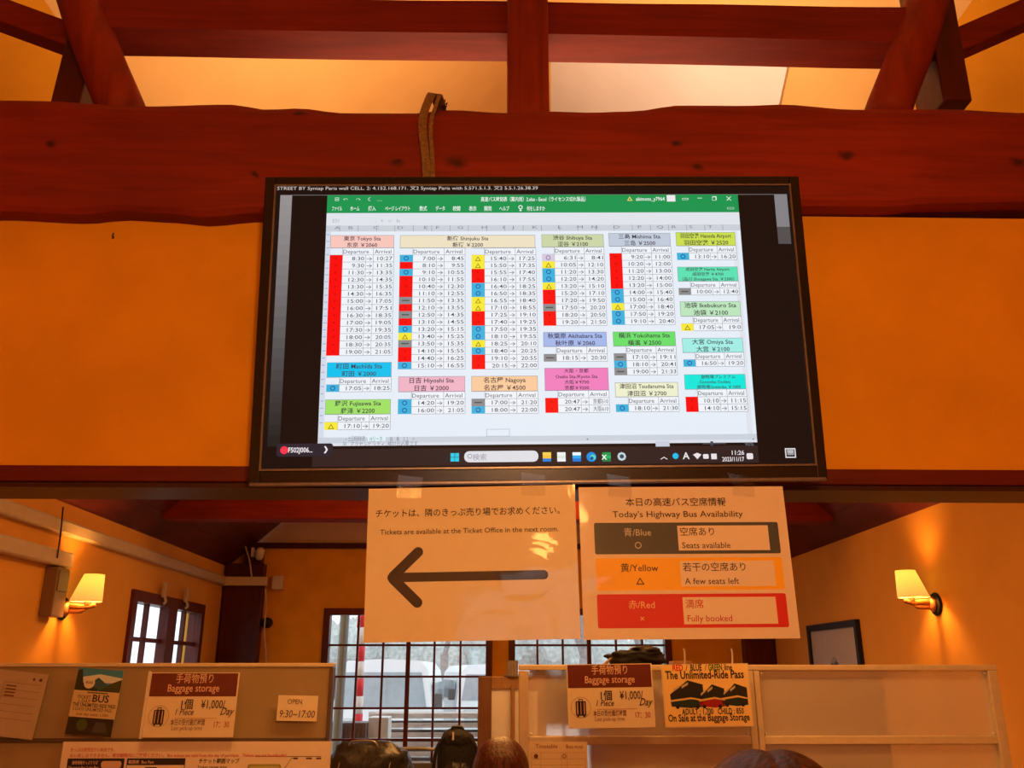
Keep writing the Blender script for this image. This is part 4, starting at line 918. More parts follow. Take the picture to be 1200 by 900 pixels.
p.build('lettering', M['print'], e)

# =================================================================== wall sconces
def sconce(label, loc, side, group='wall lamps'):
    """side: +1 fixed on left wall (arm points +x), -1 on the right wall"""
    e = empty('wall_lamp', loc, (0, 0, 0 if side > 0 else PI), label, 'lamp', group)
    My = Matrix.Rotation(PI / 2, 4, 'Y')
    obj('backplate', lathe(BM(), [(0, .0), (.075, .0), (.078, .01), (.070, .022), (.05, .024), (0, .024)], 28, My), M['black_matt'], e, True)
    obj('wall_boss', lathe(BM(), [(0, .024), (.05, .024), (.052, .036), (.03, .055), (0, .055)], 24, My), M['oak'], e, True)
    obj('arm', tube(BM(), spline([(.04, 0, .012), (.10, 0, .012), (.17, 0, .010), (.225, 0, .022)], 5), [.022] * 6 + [.019] * 5 + [.015] * 4 + [.010], 12), M['oak'], e, True)
    obj('arm', tube(BM(), spline([(.04, 0, -.016), (.09, 0, -.02), (.135, 0, -.018), (.155, 0, -.006)], 4), [.017] * 5 + [.015] * 4 + [.011] * 3 + [.007], 12), M['oak'], e, True)
    obj('lamp_holder', lathe(BM(), [(0, .02), (.022, .02), (.022, .045), (0, .045)], 16, Matrix.Translation((.17, 0, 0))), M['silver'], e)
    # fabric shade: truncated cone, slanted towards the wall side at its foot
    bm = BM(); n = 32; r0 = []; r1 = []
    for k in range(n):
        a = 2 * PI * k / n
        r0.append(bm.verts.new((.155 + .105 * math.cos(a), .095 * math.sin(a), .045))); r1.append(bm.verts.new((.190 + .066 * math.cos(a), .062 * math.sin(a), .225)))
    for k in range(n): bm.faces.new((r0[k], r0[(k + 1) % n], r1[(k + 1) % n], r1[k]))
    sh = obj('lamp_shade', bm, M['shade'], e, True)
    obj('shade_trim', tube(BM(), [v for v in [(.155 + .106 * math.cos(2 * PI * k / n), .096 * math.sin(2 * PI * k / n), .047) for k in range(n + 1)]], .003, 6, False), M['paper_cream'], e)
    l = lamp('POINT', 'bulb_light', (0, 0, 0), 15.0, (1.0, .44, .09), .03); l.parent = e; l.location = (.18, 0, .15)
    return e
pL = at_x(72, 713, XL); pR = at_x(1098, 708, XR)
sconce('glowing cream wall lamp on the left wall beside the small window', (XL, pL.y, pL.z), 1)
sconce('glowing cream wall lamp on the right wall above the frosted partition', (XR, pR.y, pR.z), -1)

# pendant lamps of the near room (behind the viewpoint)
for yy, zz in ((-.35, 2.45), (-1.9, 2.75)):
    e = empty('pendant_lamp', (.15, yy, zz), label=('white glass pendant lamp hanging just behind the viewpoint' if yy > -1 else 'white glass pendant lamp hanging near the rear window'), cat='lamp')
    obj('cord', tube(BM(), [(0, 0, .24), (0, 0, RIDGE - zz - .1)], .004, 6), M['black_matt'], e)
    bm = lathe(BM(), [(.02, .20), (.05, .19), (.18, .13), (.30, .078), (.30, .072), (.18, .12), (.05, .18)], 28)  # unseen shade, its wide rim shaped to cut light going upward
    obj('lamp_shade', bm, M['white_pl'], e, True)

# =================================================================== cable ducts and fittings on the left wall
du = empty('cable_duct', (XL, 7, 2.45), label='long beige cable duct running along the left wall to the corner', cat='duct')
za0, za1 = 2.46, 2.46
y_end = YB - .17
prof = [(XL + .004, -.045), (XL + .05, -.045), (XL + .06, -.035), (XL + .06, .03), (XL + .05, .045), (XL + .004, .045)]
bm = BM(); prism(bm, [(a, za0 + b_) for a, b_ in prof], 2.3, y_end); obj('duct_cover', sub0(bm, du), M['duct'], du)
bm = BM(); box(bm, XL + .004, at9(318, 690).x, y_end - .07, y_end, 2.41, 2.50, bev=.004)
obj('corner_run', sub0(bm, du), M['duct'], du)
# joint box
tag(obj('junction_box', bx(at9(320, 690).x, at9(333, 690).x, YB - .09, YB - .001, 2.38, 2.53, bev=.01), M['duct']), 'small beige junction box on the far wall at the end of the duct', 'box')
l0, l1 = at_x(2, 640, XL), at_x(70, 656, XL)
du2 = empty('cable_duct', (XL, 5.4, 2.27), label='short lower beige duct ending above the brown cover box', cat='duct')
yE = at_x(72, 656, XL).y
bm = BM(); prism(bm, [(XL + .003, 2.20), (XL + .07, 2.20), (XL + .08, 2.21), (XL + .08, 2.29), (XL + .07, 2.30), (XL + .003, 2.30)], 2.3, yE); obj('duct_cover', sub0(bm, du2), M['duct'], du2)
zc1 = 2.19; zc0 = at_x(62, 722, XL + .1).z
cv = empty('cover_box', (XL, yE - .15, zc0), label='tall brown cover box on left wall beside the wall lamp', cat='box')
bm = BM(); box(bm, XL, XL + .085, yE - .20, yE - .03, zc0, zc1, bev=.006); obj('case', sub0(bm, cv), M['duct_grey'], cv)
bm = BM(); box(bm, XL + .085, XL + .093, yE - .185, yE - .045, zc0 + .16, zc1 - .02, bev=.003); obj('lid', sub0(bm, cv), M['duct_grey'], cv)
tag(obj('wall_panel', bx(XL, XL + .025, 2.3, yE - .55, .3, 2.12, bev=.004), M['plaster_fine']), 'shallow raised plaster panel on the left wall below the short duct', 'panel')
bm = tube(BM(), spline([at_x(74, 594, XL + .09), at_x(71, 625, XL + .09), at_x(67, 654, XL + .09)], 5), .005, 6)
tag(obj('wire', bm, M['black_matt']), 'thin dark wire hanging down to the end of the short duct', 'wire')
# camera under the gable
sc_p = at9(312, 650)
e = empty('security_camera', (sc_p.x, YB - .20, sc_p.z), label='small white security camera on the far left timber', cat='camera')
obj('mount', bx(-.11, -.08, -.03, .03, -.05, .05, bev=.006), M['white_pl'], e); obj('arm', tube(BM(), [(-.09, 0, 0), (-.02, -.05, 0)], .012, 8), M['white_pl'], e)
obj('camera_body', lathe(BM(), [(0, -.07), (.04, -.07), (.045, -.05), (.045, .05), (.03, .07), (0, .07)], 16, Matrix.Translation((0, -.07, -.02)) @ Euler((math.radians(60), 0, math.radians(20))).to_matrix().to_4x4()), M['white_pl'], e, True)
obj('lens', lathe(BM(), [(0, -.075), (.025, -.075), (.028, -.068), (0, -.068)], 16, Matrix.Translation((0, -.07, -.02)) @ Euler((math.radians(60), 0, math.radians(20))).to_matrix().to_4x4()), M['black'], e)
sp_p = at9(314, 730)
e = empty('small_speaker', (sp_p.x, YB - .05, sp_p.z), label='tiny round black sensor on the far wall beside the corner post', cat='sensor')
obj('body', lathe(BM(), [(0, -.045), (.045, -.045), (.055, -.02), (.055, .045), (0, .045)], 18, Matrix.Rotation(-PI / 2, 4, 'X') ), M['black_matt'], e, True)
pts = [at(311, y, YB - .17) + Vector((.0 + .01 * math.sin(y * .1), 0, 0)) for y in range(690, 790, 12)]
tag(obj('wire', tube(BM(), spline(pts, 3), .007, 6), M['duct']), 'beige wire running down the edge of the far left post', 'wire')
pts = [at(281, 613, YB - .2), at(286, 635, YB - .2), at(292, 655, YB - .2), at(295, 676, YB - .2)]
tag(obj('wire', tube(BM(), spline(pts, 4), .008, 6), M['duct']), 'pale wire looping down from the far roof boards to the duct', 'wire')
# clips on the left window head
for yy, nm in ((wy0 + .60, 'first pale clip on the head of the left wall window, nearer the lamp'), (wy0 + 1.18, 'second pale clip on the head of the left wall window, nearer the corner')):
    e = empty('blind_clip', (XL, yy, wz1 - .02), label=nm, cat='clip', group='blind clips')
    obj('bracket', bx(.035, .06, -.03, .03, .0, .13, bev=.005), M['duct'], e); obj('hook', tube(BM(), spline([(.05, 0, .02), (.07, 0, -.03), (.05, .02, -.05)], 4), .012, 8), M['duct'], e, True)

tag(obj('nail', tube(BM(), [at(132, 279, 2.0) + Vector((0, .004, 0)), at(132, 276, 1.985), at(133, 273, 1.985)], .0022, 6), M['dark_timber']), 'tiny dark red hook in the orange wall left of the television', 'hook')
# =================================================================== picture on the right wall
y0_, y1_ = 7.45, 8.64
zt_ = at_x(975, 730, XR).z
e = empty('framed_picture', (XR, (y0_ + y1_) / 2, zt_ - .42), (0, 0, -PI / 2), 'dark framed picture of a grey mountain peak on the right wall', 'picture')
wP = y1_ - y0_; hP = .84
obj('picture_frame', frame_bm(-wP / 2, wP / 2, -hP / 2, hP / 2, .055, -.04, -.001), M['black_matt'], e)
obj('canvas', bx(-wP / 2 + .05, wP / 2 - .05, -.02, -.002, -hP / 2 + .05, hP / 2 - .05), mat('canvas_grey', (.50, .46, .42), .6, .3, .05, 10, .02), e)
p = Print()
p.poly([(-.34, -.12), (-.16, .02), (-.04, .13), (.03, .125), (.12, .03), (.36, -.12)], rgb(70, 72, 76), 1); p.poly([(-.09, .08), (-.04, .13), (.03, .125), (.07, .08), (.02, .095), (-.03, .07)], rgb(150, 150, 150), 2)
p.rect(-.5, .5, -.36, -.12, rgb(125, 112, 98), 1); p.text('山', .36, -.30, .06, rgb(60, 50, 45))
p.v = [(a, b_ , c) for a, b_, c in p.v]
p.build('painting', M['print'], e, (0, -.021, 0))

# =================================================================== cabinet and odds behind partitions
e = empty('tall_cabinet', (1.0, 3.95, 0), label='tall brown cabinet standing behind the frosted partition', cat='cabinet')
ct = at(700, 779, 3.9).z - .02
obj('body', bx(-.55, .60, -.2, .2, 0, ct - .03), M['brown_wood'], e); obj('top', bx(-.57, .62, -.215, .215, ct - .03, ct, bev=.004), M['pine'], e)
for k in (0, 1):
    d = obj('door', bx(-.54 + k * .57, .02 + k * .57, -.218, -.2, .06, ct - .05, bev=.003), M['brown_wood'], e); obj('handle', bx(-.02 + k * .08, -.005 + k * .08, -.235, -.218, .8, .92, bev=.003), M['steel'], d)
def blob(pts, mt, name, parent=None, sub=2, disp=.0, seed=0):
    """lumpy soft body from a squashed grid sphere; pts = (rx,ry,rz)"""
    bm = BM(); bmesh.ops.create_icosphere(bm, subdivisions=4, radius=1)
    for v in bm.verts:
        c = v.co; n = 1 + disp * noise.noise(c * 2.2 + Vector((seed, 0, 0))) + disp * .5 * noise.noise(c * 5 + Vector((seed, 3, 0)))
        s = lambda q, pw: math.copysign(abs(q) ** pw, q)
        v.co = Vector((s(c.x, .7) * pts[0] * n, s(c.y, .7) * pts[1] * n, s(c.z, .75) * pts[2] * n))
    return obj(name, bm, mt, parent, True)
bp_ = at(745, 770, 3.95)
e = empty('black_bag', (bp_.x, 3.95, ct), label='crumpled black bag lying on top of the tall cabinet', cat='bag')
o = blob((.120, .12, .034), M['fabric_black'], 'body', e, disp=.25, seed=4); o.location = (0, 0, .045)
o = blob((.06, .07, .022), M['fabric_sheen'], 'flap', e, disp=.25, seed=8); o.location = (.035, -.02, .075)
obj('strap', tube(BM(), spline([(-.15, 0, .010), (-.10, -.03, .05), (-.06, -.04, .062), (-.04, -.05, .02)], 5), .007, 8), M['paper_dim'], e)
tag(obj('wooden_block', bx(at(786, 770, 3.95).x, at(808, 770, 3.95).x, 3.9, 4.0, ct, ct + .035, bev=.004), M['pine']), 'small light wooden block beside the black bag on the cabinet', 'block')
for i, (px_, lab) in enumerate(((802, 'short white cord end standing beside the wooden block'), (858, 'short white cord end standing alone near the right baggage poster'))):
    b0 = at(px_, 779, 3.9)
    tag(obj('white_cord', tube(BM(), spline([(b0.x - .008, 3.9, ct), (b0.x + .002, 3.9, ct + .03), (b0.x + .004, 3.9, ct + .07), (b0.x, 3.9, ct + .085)], 4), .0035, 6), M['white_pl']), lab, 'cord', 'white cord ends')
# wooden framed whiteboard between the partitions
Yw = 3.6; xa = at(560, 830, Yw).x; xb = at(640, 830, Yw).x; zt_ = at(590, 793, Yw).z
e = empty('framed_board', ((xa + xb) / 2, Yw, 0), label='wood framed whiteboard standing in the gap between the partitions', cat='board')
cx = (xa + xb) / 2
def wp(name, bm, mt): bmesh.ops.translate(bm, vec=(-cx, -Yw, 0), verts=bm.verts); return obj(name, bm, mt, e)
xs_ = at(576, 830, Yw).x
wp('side_post', bx(xa, xs_, Yw, Yw + .04, 0, zt_, bev=.002), M['brown_wood']); wp('top_rail', bx(xs_, xb, Yw, Yw + .04, zt_ - .045, zt_, bev=.002), M['pine'])
wp('board', bx(xs_, xb, Yw + .012, Yw + .02, .3, zt_ - .045), M['whiteboard']); wp('side_post', bx(xb - .03, xb, Yw, Yw + .04, 0, zt_ - .046), M['brown_wood'])
wp('lower_rail', bx(xs_, xb - .03, Yw, Yw + .04, .26, .3), M['pine'])
xc_ = at(601, 830, Yw - .03).x
wp('hanging_rod', tube(BM(), [(xc_, Yw - .012, .5), (xc_, Yw - .012, zt_ - .03)], [.010, .008], 8), M['pine'])
cb_ = at(599, 793, Yw)
e = empty('pen_cup', (cb_.x + .005, Yw + .02, zt_), label='small grey ribbed pen cup on top of the wood framed board', cat='cup')
obj('saucer', lathe(BM(), [(0, 0), (.034, 0), (.036, .006), (0, .006)], 20), M['grey_pl'], e)
bm = BM(); n = 32; rr_ = []
for z in (.006, .06): rr_.append([bm.verts.new(((.021 + .002 * (k % 2)) * math.cos(2 * PI * k / n), (.021 + .002 * (k % 2)) * math.sin(2 * PI * k / n), z)) for k in range(n)])
for k in range(n): bm.faces.new((rr_[0][k], rr_[0][(k + 1) % n], rr_[1][(k + 1) % n], rr_[1][k]))
bm.faces.new(rr_[0][::-1]); obj('cup', bm, M['grey_pl'], e)

# luggage table with backpack and bag
e = empty('luggage_table', (-.95, 6.5, 0), label='low brown table carrying the luggage in front of the left garden window', cat='table')
obj('table_top', bx(-1.0, .9, -.35, .35, .62, .65, bev=.004), M['brown_wood'], e)
for sx_ in (-.94, .84):
    for sy_ in (-.3, .3): obj('leg', bx(sx_ - .025, sx_ + .025, sy_ - .025, sy_ + .025, 0, .62), M['brown_wood'], e)
b0 = at(536, 853, 6.45)
e = empty('backpack', (b0.x, 6.45, .65), label='black backpack standing upright with small wooden tag', cat='backpack')
hb_ = b0.z - .65
o = blob((.135, .10, hb_ / 2 - .01), M['fabric_black'], 'body', e, disp=.08, seed=2); o.location = (0, 0, hb_ / 2 + .004)
o = blob((.10, .05, .12), M['fabric_sheen'], 'front_pocket', e, disp=.1, seed=6); o.location = (0, -.09, hb_ * .38)
o = blob((.09, .05, .05), M['fabric_black'], 'lid_pocket', e, disp=.1, seed=7); o.location = (0, -.05, hb_ - .075)
for s in (-1, 1): obj('shoulder_strap', tube(BM(), spline([(s * .06, -.05, hb_ - .03), (s * .13, -.09, hb_ - .12), (s * .15, -.08, hb_ * .45), (s * .12, -.05, hb_ * .15)], 5), .012, 8, flat=.5), M['fabric_black'], e, True)
obj('grab_handle', tube(BM(), spline([(-.04, 0, hb_ - .02), (-.03, 0, hb_ + .005), (.03, 0, hb_ + .005), (.04, 0, hb_ - .02)], 4), .008, 8), M['fabric_sheen'], e, True)
for k in (-1, 1): obj('side_strap', bx(.03 * k - .006, .03 * k + .006, -.152, -.147, hb_ * .22, hb_ * .62), M['fabric_sheen'], e)
obj('wooden_tag', frame_bm(-.035, .035, hb_ * .22, hb_ * .42, .02, -.165, -.155), M['pine'], e)['label'] = 'light wooden tag'
obj('reflective_patch', bx(-.03, -.018, -.112, -.106, hb_ - .07, hb_ - .02, bev=.002), M['white_pl'], e)
b0 = at(430, 873, 6.3)
e = empty('duffel_bag', (b0.x, 6.4, .65), label='shiny black duffel bag with pale scribbles behind the left board', cat='bag')
hb_ = b0.z - .65
o = blob((.29, .17, hb_ / 2), M['fabric_sheen'], 'body', e, disp=.16, seed=11); o.location = (0, 0, hb_ / 2 + .012)
o = blob((.07, .15, .10), M['fabric_black'], 'end_pocket', e, disp=.1, seed=13); o.location = (.26, 0, hb_ * .45)
for k in range(4): obj('seam', tube(BM(), spline([(-.2 + .11 * k, -.17, hb_ * .3), (-.17 + .11 * k, -.15, hb_ * .72), (-.14 + .11 * k, -.06, hb_ * .99)], 5), .004, 6), M['grey_pl'], e)
obj('carry_handle', tube(BM(), spline([(-.12, -.08, hb_ * .96), (-.10, -.08, hb_ + .02), (.04, -.08, hb_ + .02), (.07, -.08, hb_ * .94)], 5), .007, 8), M['steel'], e, True)
# tubular chair behind them
b0 = at(483, 879, 7.6)
e = empty('tube_chair', (b0.x, 7.6, 0), label='chair with grey tubular steel back, behind the backpack', cat='chair')
pts = spline([(-.2, .0, .45), (-.2, .06, b0.z - .05), (-.15, .07, b0.z), (.15, .07, b0.z), (.2, .06, b0.z - .05), (.2, 0, .45)], 6)
obj('back_frame', tube(BM(), pts, .014, 10), M['steel'], e, True); obj('backrest', bx(-.17, .17, .045, .065, .72, b0.z - .10, bev=.005), M['charcoal'], e)
obj('seat', bx(-.21, .21, -.42, .0, .43, .46, bev=.01), M['charcoal'], e)
for sx_ in (-.19, .19):
    for y_ in (-.39, -.02): obj('leg', tube(BM(), [(sx_, y_, .0), (sx_, y_, .43)], .012, 8), M['steel'], e)

# =================================================================== people (seen from behind)
def skin_mesh(name, verts, edges, radii, mt, parent, root=0, sub=2):
    me = bpy.data.meshes.new(name); me.from_pydata([tuple(v) for v in verts], edges, [])
    o = bpy.data.objects.new(name, me); C.objects.link(o)
    sk = o.modifiers.new('s', 'SKIN'); sk.use_smooth_shade = True
    for i, r in enumerate(radii):
        sv = me.skin_vertices[0].data[i]; sv.radius = r if isinstance(r, tuple) else (r, r); sv.use_root = (i == root)
    sb = o.modifiers.new('u', 'SUBSURF'); sb.levels = sub; sb.render_levels = sub
    bpy.context.view_layer.update()
    m2 = bpy.data.meshes.new_from_object(o.evaluated_get(bpy.context.evaluated_depsgraph_get()))
    bpy.data.objects.remove(o); bpy.data.meshes.remove(me)
    return obj(name, m2, mt, parent, True)
def person(loc, H, face, label, hair, top, bow, long_hair, head_r=1.0, part=False):
    """standing figure of height H facing 'face' radians about z; +y is forward"""
    e = empty('person', loc, (0, 0, face), label, 'person'); k = H / 1.65
    hc = Vector((0, .04 * k + bow, 1.53 * k))
    V = [(0, 0, .92), (0, .0, 1.08), (0, -.01, 1.24), (0, -.01, 1.36), (0, .01 + bow * .5 / k, 1.43), (0, .03 + bow * .9 / k, 1.50),
         (.15, -.01, 1.36), (.20, .0, 1.12), (.19, .14, .95), (.18, .20, .93), (-.15, -.01, 1.36), (-.20, .0, 1.12), (-.19, .14, .95), (-.18, .20, .93),
         (.09, 0, .86), (.10, .01, .48), (.10, -.02, .08), (.10, .12, .03), (-.09, 0, .86), (-.10, .01, .48), (-.10, -.02, .08), (-.10, .12, .03)]
    E_ = [(0, 1), (1, 2), (2, 3), (3, 4), (4, 5), (3, 6), (6, 7), (7, 8), (8, 9), (3, 10), (10, 11), (11, 12), (12, 13), (0, 14), (14, 15), (15, 16), (16, 17), (0, 18), (18, 19), (19, 20), (20, 21)]
    Rd = [(.13, .10), (.12, .09), (.14, .10), (.12, .08), .05, .052, .055, .042, .032, .035, .055, .042, .032, .035, .075, .052, .035, .03, .075, .052, .035, .03]
    # fingers
    for s, wi in ((1, 9), (-1, 13)):
        bx_, by_, bz_ = V[wi]
        for f, (dx, L) in enumerate(((-.024, .062), (-.008, .072), (.008, .068), (.024, .052))):
            i0 = len(V); V.append((bx_ + dx, by_ + .045, bz_ - .003)); V.append((bx_ + dx, by_ + .045 + L * .5, bz_ - .006)); V.append((bx_ + dx, by_ + .045 + L * .85, bz_ - .028))
            E_ += [(wi, i0), (i0, i0 + 1), (i0 + 1, i0 + 2)]; Rd += [.0095, .0085, .007]
        i0 = len(V); V.append((bx_ - s * .036, by_ + .01, bz_ - .008)); V.append((bx_ - s * .046, by_ + .045, bz_ - .018)); E_ += [(wi, i0), (i0, i0 + 1)]; Rd += [.011, .009]
    V = [Vector(v) * k for v in V]; Rd = [tuple(a * k for a in r) if isinstance(r, tuple) else r * k for r in Rd]
    body = skin_mesh('body', V, E_, Rd, M['skin'], e, 0, 1)
    # head with face, modelled on a sphere grid and joined into the body mesh
    hr = .098 * k * head_r
    bm = BM(); bm.from_mesh(body.data)
    b2 = BM(); bmesh.ops.create_uvsphere(b2, u_segments=32, v_segments=24, radius=1)
    def g(a, b_, c, s): return math.exp(-((a - b_) ** 2 + c ** 2) / (2 * s * s))
    for v in b2.verts:
        x, y, z = v.co; f = Vector((x * .80, y * .98, z * 1.18))
        if z < -.2: f.x *= 1 - .28 * (-z - .2); f.y += .06 * (-z - .2)
        if y > .3:
            f.y += .17 * g(z, -.12, x, .10) + .05 * g(z, .05, x, .10) - .07 * (g(z, .12, x - .33, .12) + g(z, .12, x + .33, .12)) + .05 * g(z, -.48, x, .16) + .05 * g(z, -.85, x, .2)
        for s in (-1, 1):
            if x * s > .6: f.x += s * .14 * g(z, -.02, y + .02, .13)
        v.co = f * hr + hc
    me_ = bpy.data.meshes.new('h'); b2.to_mesh(me_); b2.free(); bm.from_mesh(me_); bpy.data.meshes.remove(me_)
    bm.to_mesh(body.data); bm.free()
    for p_ in body.data.polygons: p_.use_smooth = True
    for s in (-1, 1):
        b2 = BM(); bmesh.ops.create_uvsphere(b2, u_segments=12, v_segments=10, radius=.13 * hr); bmesh.ops.translate(b2, vec=hc + Vector((s * .33, .80, .14)) * hr, verts=b2.verts); obj('eye', b2, M['eye'], e, True)
    b2 = BM(); bmesh.ops.create_uvsphere(b2, u_segments=16, v_segments=8, radius=1); bmesh.ops.scale(b2, vec=(.24 * hr, .06 * hr, .07 * hr), verts=b2.verts); bmesh.ops.translate(b2, vec=hc + Vector((0, .93, -.55)) * hr, verts=b2.verts); obj('mouth', b2, M['lip'], e, True)
    # hair
    b2 = BM(); NU, NV = 96, 30; rows = []
    for j in range(NV + 1):
        ph = .02 + (PI * (.62 if not long_hair else .60)) * j / NV; row = []
        for i in range(NU):
            th = 2 * PI * i / NU; x = math.sin(ph) * math.cos(th); y = math.sin(ph) * math.sin(th); z = math.cos(ph)
            front = max(0, y) ** 2
            if y > .25 and z < .45: y = .25 + (y - .25) * max(0, .3 + z); 
            st = 1 + .003 * math.sin(th * 22 + 1.3 * math.sin(ph * 3)) * min(1, ph * 2)
            c = Vector((math.copysign(abs(x) ** .9, x) * 1.0, y * 1.10, math.copysign(abs(z) ** .9, z) * 1.32)) * hr * 1.06 * st
            if part: c.z -= .045 * hr * math.exp(-(abs(x) / .10) ** 1.2) * (1 if z > .2 else 0)
            row.append(b2.verts.new(hc + c))
        rows.append(row)
    if long_hair:
        base = [v.co.copy() for v in rows[-1]]
        for j in range(1, 9):
            row = []
            for i in range(NU):
                c = base[i].copy(); w = 1 + .035 * j - .003 * j * j
                c.x = (c.x - hc.x) * w + hc.x; c.z -= .030 * k * j; c.y = hc.y + (c.y - hc.y) * (1 + .01 * j) - (.0 if c.y < hc.y else .012 * j)
                row.append(b2.verts.new(c))
            rows.append(row)
    for j in range(len(rows) - 1):
        for i in range(NU): b2.faces.new((rows[j][i], rows[j][(i + 1) % NU], rows[j + 1][(i + 1) % NU], rows[j + 1][i]))
    b2.faces.new(rows[0][::-1])
    obj('hair', b2, hair, e, True)
    # clothes
    idx = [0, 1, 2, 3, 6, 7, 8, 10, 11, 12]; mp_ = {a: i for i, a in enumerate(idx)}
    Ec = [(mp_[a], mp_[b_]) for a, b_ in E_ if a in mp_ and b_ in mp_]
    Rc = [tuple(a + .018 * k for a in Rd[i]) if isinstance(Rd[i], tuple) else Rd[i] + .016 * k for i in idx]
    skin_mesh('jacket', [V[i] for i in idx], Ec, Rc, top, e)
    idx = [0, 14, 15, 16, 18, 19, 20]; mp_ = {a: i for i, a in enumerate(idx)}
    Ec = [(mp_[a], mp_[b_]) for a, b_ in E_ if a in mp_ and b_ in mp_]
    Rc = [(.135 * k, .11 * k)] + [(Rd[i] if not isinstance(Rd[i], tuple) else Rd[i][0]) + .018 * k for i in idx[1:]]
    skin_mesh('trousers', [V[i] for i in idx], Ec, Rc, M['denim'], e)
    return e
def stand(px, py, Y, hr=1.0):
    t = at(px, py, Y); return t
t = at(587, 863, 2.80); Hh = t.z / (1.53 + .098 * 1.32 * 1.06) * 1.65
person((t.x, 2.76, 0), Hh, 0, 'person with smooth brown hair seen from behind, between the two partitions', M['hair_brown'], M['knit'], 0, True)
t = at(886, 873, 1.15); Hh = t.z / (1.53 + .098 * 1.12 * 1.32 * 1.06) * 1.65
person((t.x, 1.08, 0), Hh, math.radians(-6), 'person with parted dark hair at the bottom edge, before the right partition', M['hair_dark'], M['denim'], 0, False, 1.12, True)

# =================================================================== outside the windows
g = obj('ground', bx(-60, 60, YB + .25, 120, -.3, -.12), M['ground']); g['kind'] = 'structure'; g['label'] = 'pale asphalt forecourt outside the windows'
g = obj('ground', bx(-60, XL - .3, -20, YB + .2, -.3, -.12), M['ground']); g['kind'] = 'structure'
def van(x, y, s, label, rz=0, L=4.0, Wd=1.7, Hv=1.85):
    e = empty('van', (x, y, -.12), (0, 0, rz), label, 'van')
    prof = [(-Wd / 2, .3), (Wd / 2, .3), (Wd / 2, 1.0), (Wd / 2 - .09, Hv - .18), (Wd / 2 - .22, Hv - .03), (0, Hv), (-Wd / 2 + .22, Hv - .03), (-Wd / 2 + .09, Hv - .18), (-Wd / 2, 1.0)]
    obj('body', prism(BM(), prof, 0, L), M['van_white'], e)
    obj('windscreen', prism(BM(), [(-Wd / 2 + .1, 1.05), (Wd / 2 - .1, 1.05), (Wd / 2 - .2, Hv - .22), (-Wd / 2 + .2, Hv - .22)], -.012, 0), M['van_glass'], e)
    obj('bumper', bx(-Wd / 2 + .02, Wd / 2 - .02, -.08, 0, .28, .5, bev=.03), M['grey_light'], e)
    obj('grille', bx(-.4, .4, -.02, 0, .58, .72, bev=.01), M['charcoal'], e); obj('number_plate', bx(-.17, .17, -.095, -.08, .34, .48), M['white'], e)
    for sx_ in (-1, 1):
        obj('headlamp', bx(sx_ * .55 - .14, sx_ * .55 + .14, -.03, 0, .68, .88, bev=.02), M['grey_light'], e)
        obj('mirror', bx(sx_ * (Wd / 2 + .08) - .07, sx_ * (Wd / 2 + .08) + .07, .3, .38, 1.05, 1.28, bev=.02), M['charcoal'], e)
        obj('side_window', bx(sx_ * (Wd / 2) - .02, sx_ * (Wd / 2) + .005 * 0 + (.012 if sx_ > 0 else .012), .5, L - .4, 1.05, 1.45), M['van_glass'], e)
        for yy in (.75, L - .8):
            wh_ = obj('wheel', lathe(BM(), [(0, -.1), (.2, -.1), (.31, -.09), (.32, 0), (.31, .09), (.2, .1), (0, .1)], 20, Matrix.Translation((sx_ * (Wd / 2 - .1), yy, .32)) @ Matrix.Rotation(PI / 2, 4, 'Y')), M['tyre'], e, True)
    return e
v = at(450, 785, 16.0)
van(v.x, 16.0, 1, 'white van facing the left garden window, beyond the striped pole', 0)
v = at(560, 785, 20.0)
van(v.x + .4, 20.0, 1, 'second white van parked farther back on the right', math.radians(8), 4, 1.7, 1.8)
# striped pole
a, b_ = at(419, 850, 11.6), at(425, 690, 11.6)
e = empty('striped_pole', (a.x, 11.6, -.12), label='red and white striped pole just outside the left garden window', cat='pole')
n = 16; base = Vector((0, 0, 0)); top_ = Vector((b_.x - a.x, 0, b_.z + .6)) ; zz0 = 0; seg_l = .205
ztop = at(423, 703, 11.6).z
k = 0; z = ztop + .12 + .2 * 3
ref = at(423, 765, 11.6).z + .12
i = -6
while True:
    zc = ref + i * .205
    if zc - .1 > 3.1: break
    if zc + .1 > 0:
        xo = (zc - (a.z + .12)) / (b_.z - a.z) * (b_.x - a.x)
        obj('red_band' if i % 2 == 0 else 'white_band', tube(BM(), [(xo, 0, max(0, zc - .1025)), (xo + .005, 0, zc + .1025)], .055, 14), M['red'] if i % 2 == 0 else M['white'], e, True)
    i += 1
a = at(398, 790, 10.7)
tag(obj('downpipe', tube(BM(), [(a.x, 10.7, -.12), (a.x + .04, 10.7, 4)], .055, 12), M['slate']), 'blue-grey metal post outside the left edge of the garden window', 'post')
a = at(414, 845, 11.2); wbx = .5
e = empty('vent_unit', (a.x, 11.05, -.12), label='dark grey ribbed outdoor unit outside behind the left board', cat='outdoor unit')
hz = at(414, 845, 11.2).z + .12
obj('case', bx(-.33, .20, -.2, .2, 0, hz, bev=.01), M['charcoal'], e)
for k in range(11): obj('rib', bx(-.31 + k * .047, -.295 + k * .047, -.215, -.2, .1, hz - .04), M['charcoal'], e)
obj('pale_case', bx(.202, .44, -.05, .3, 0, hz + .05, bev=.01), M['grey_light'], e)['label'] = 'light grey cabinet at its side'
for k in range(5): obj('louvre', bx(.22, .42, -.065, -.05, .3 + k * .14, .36 + k * .14), M['white'], e)
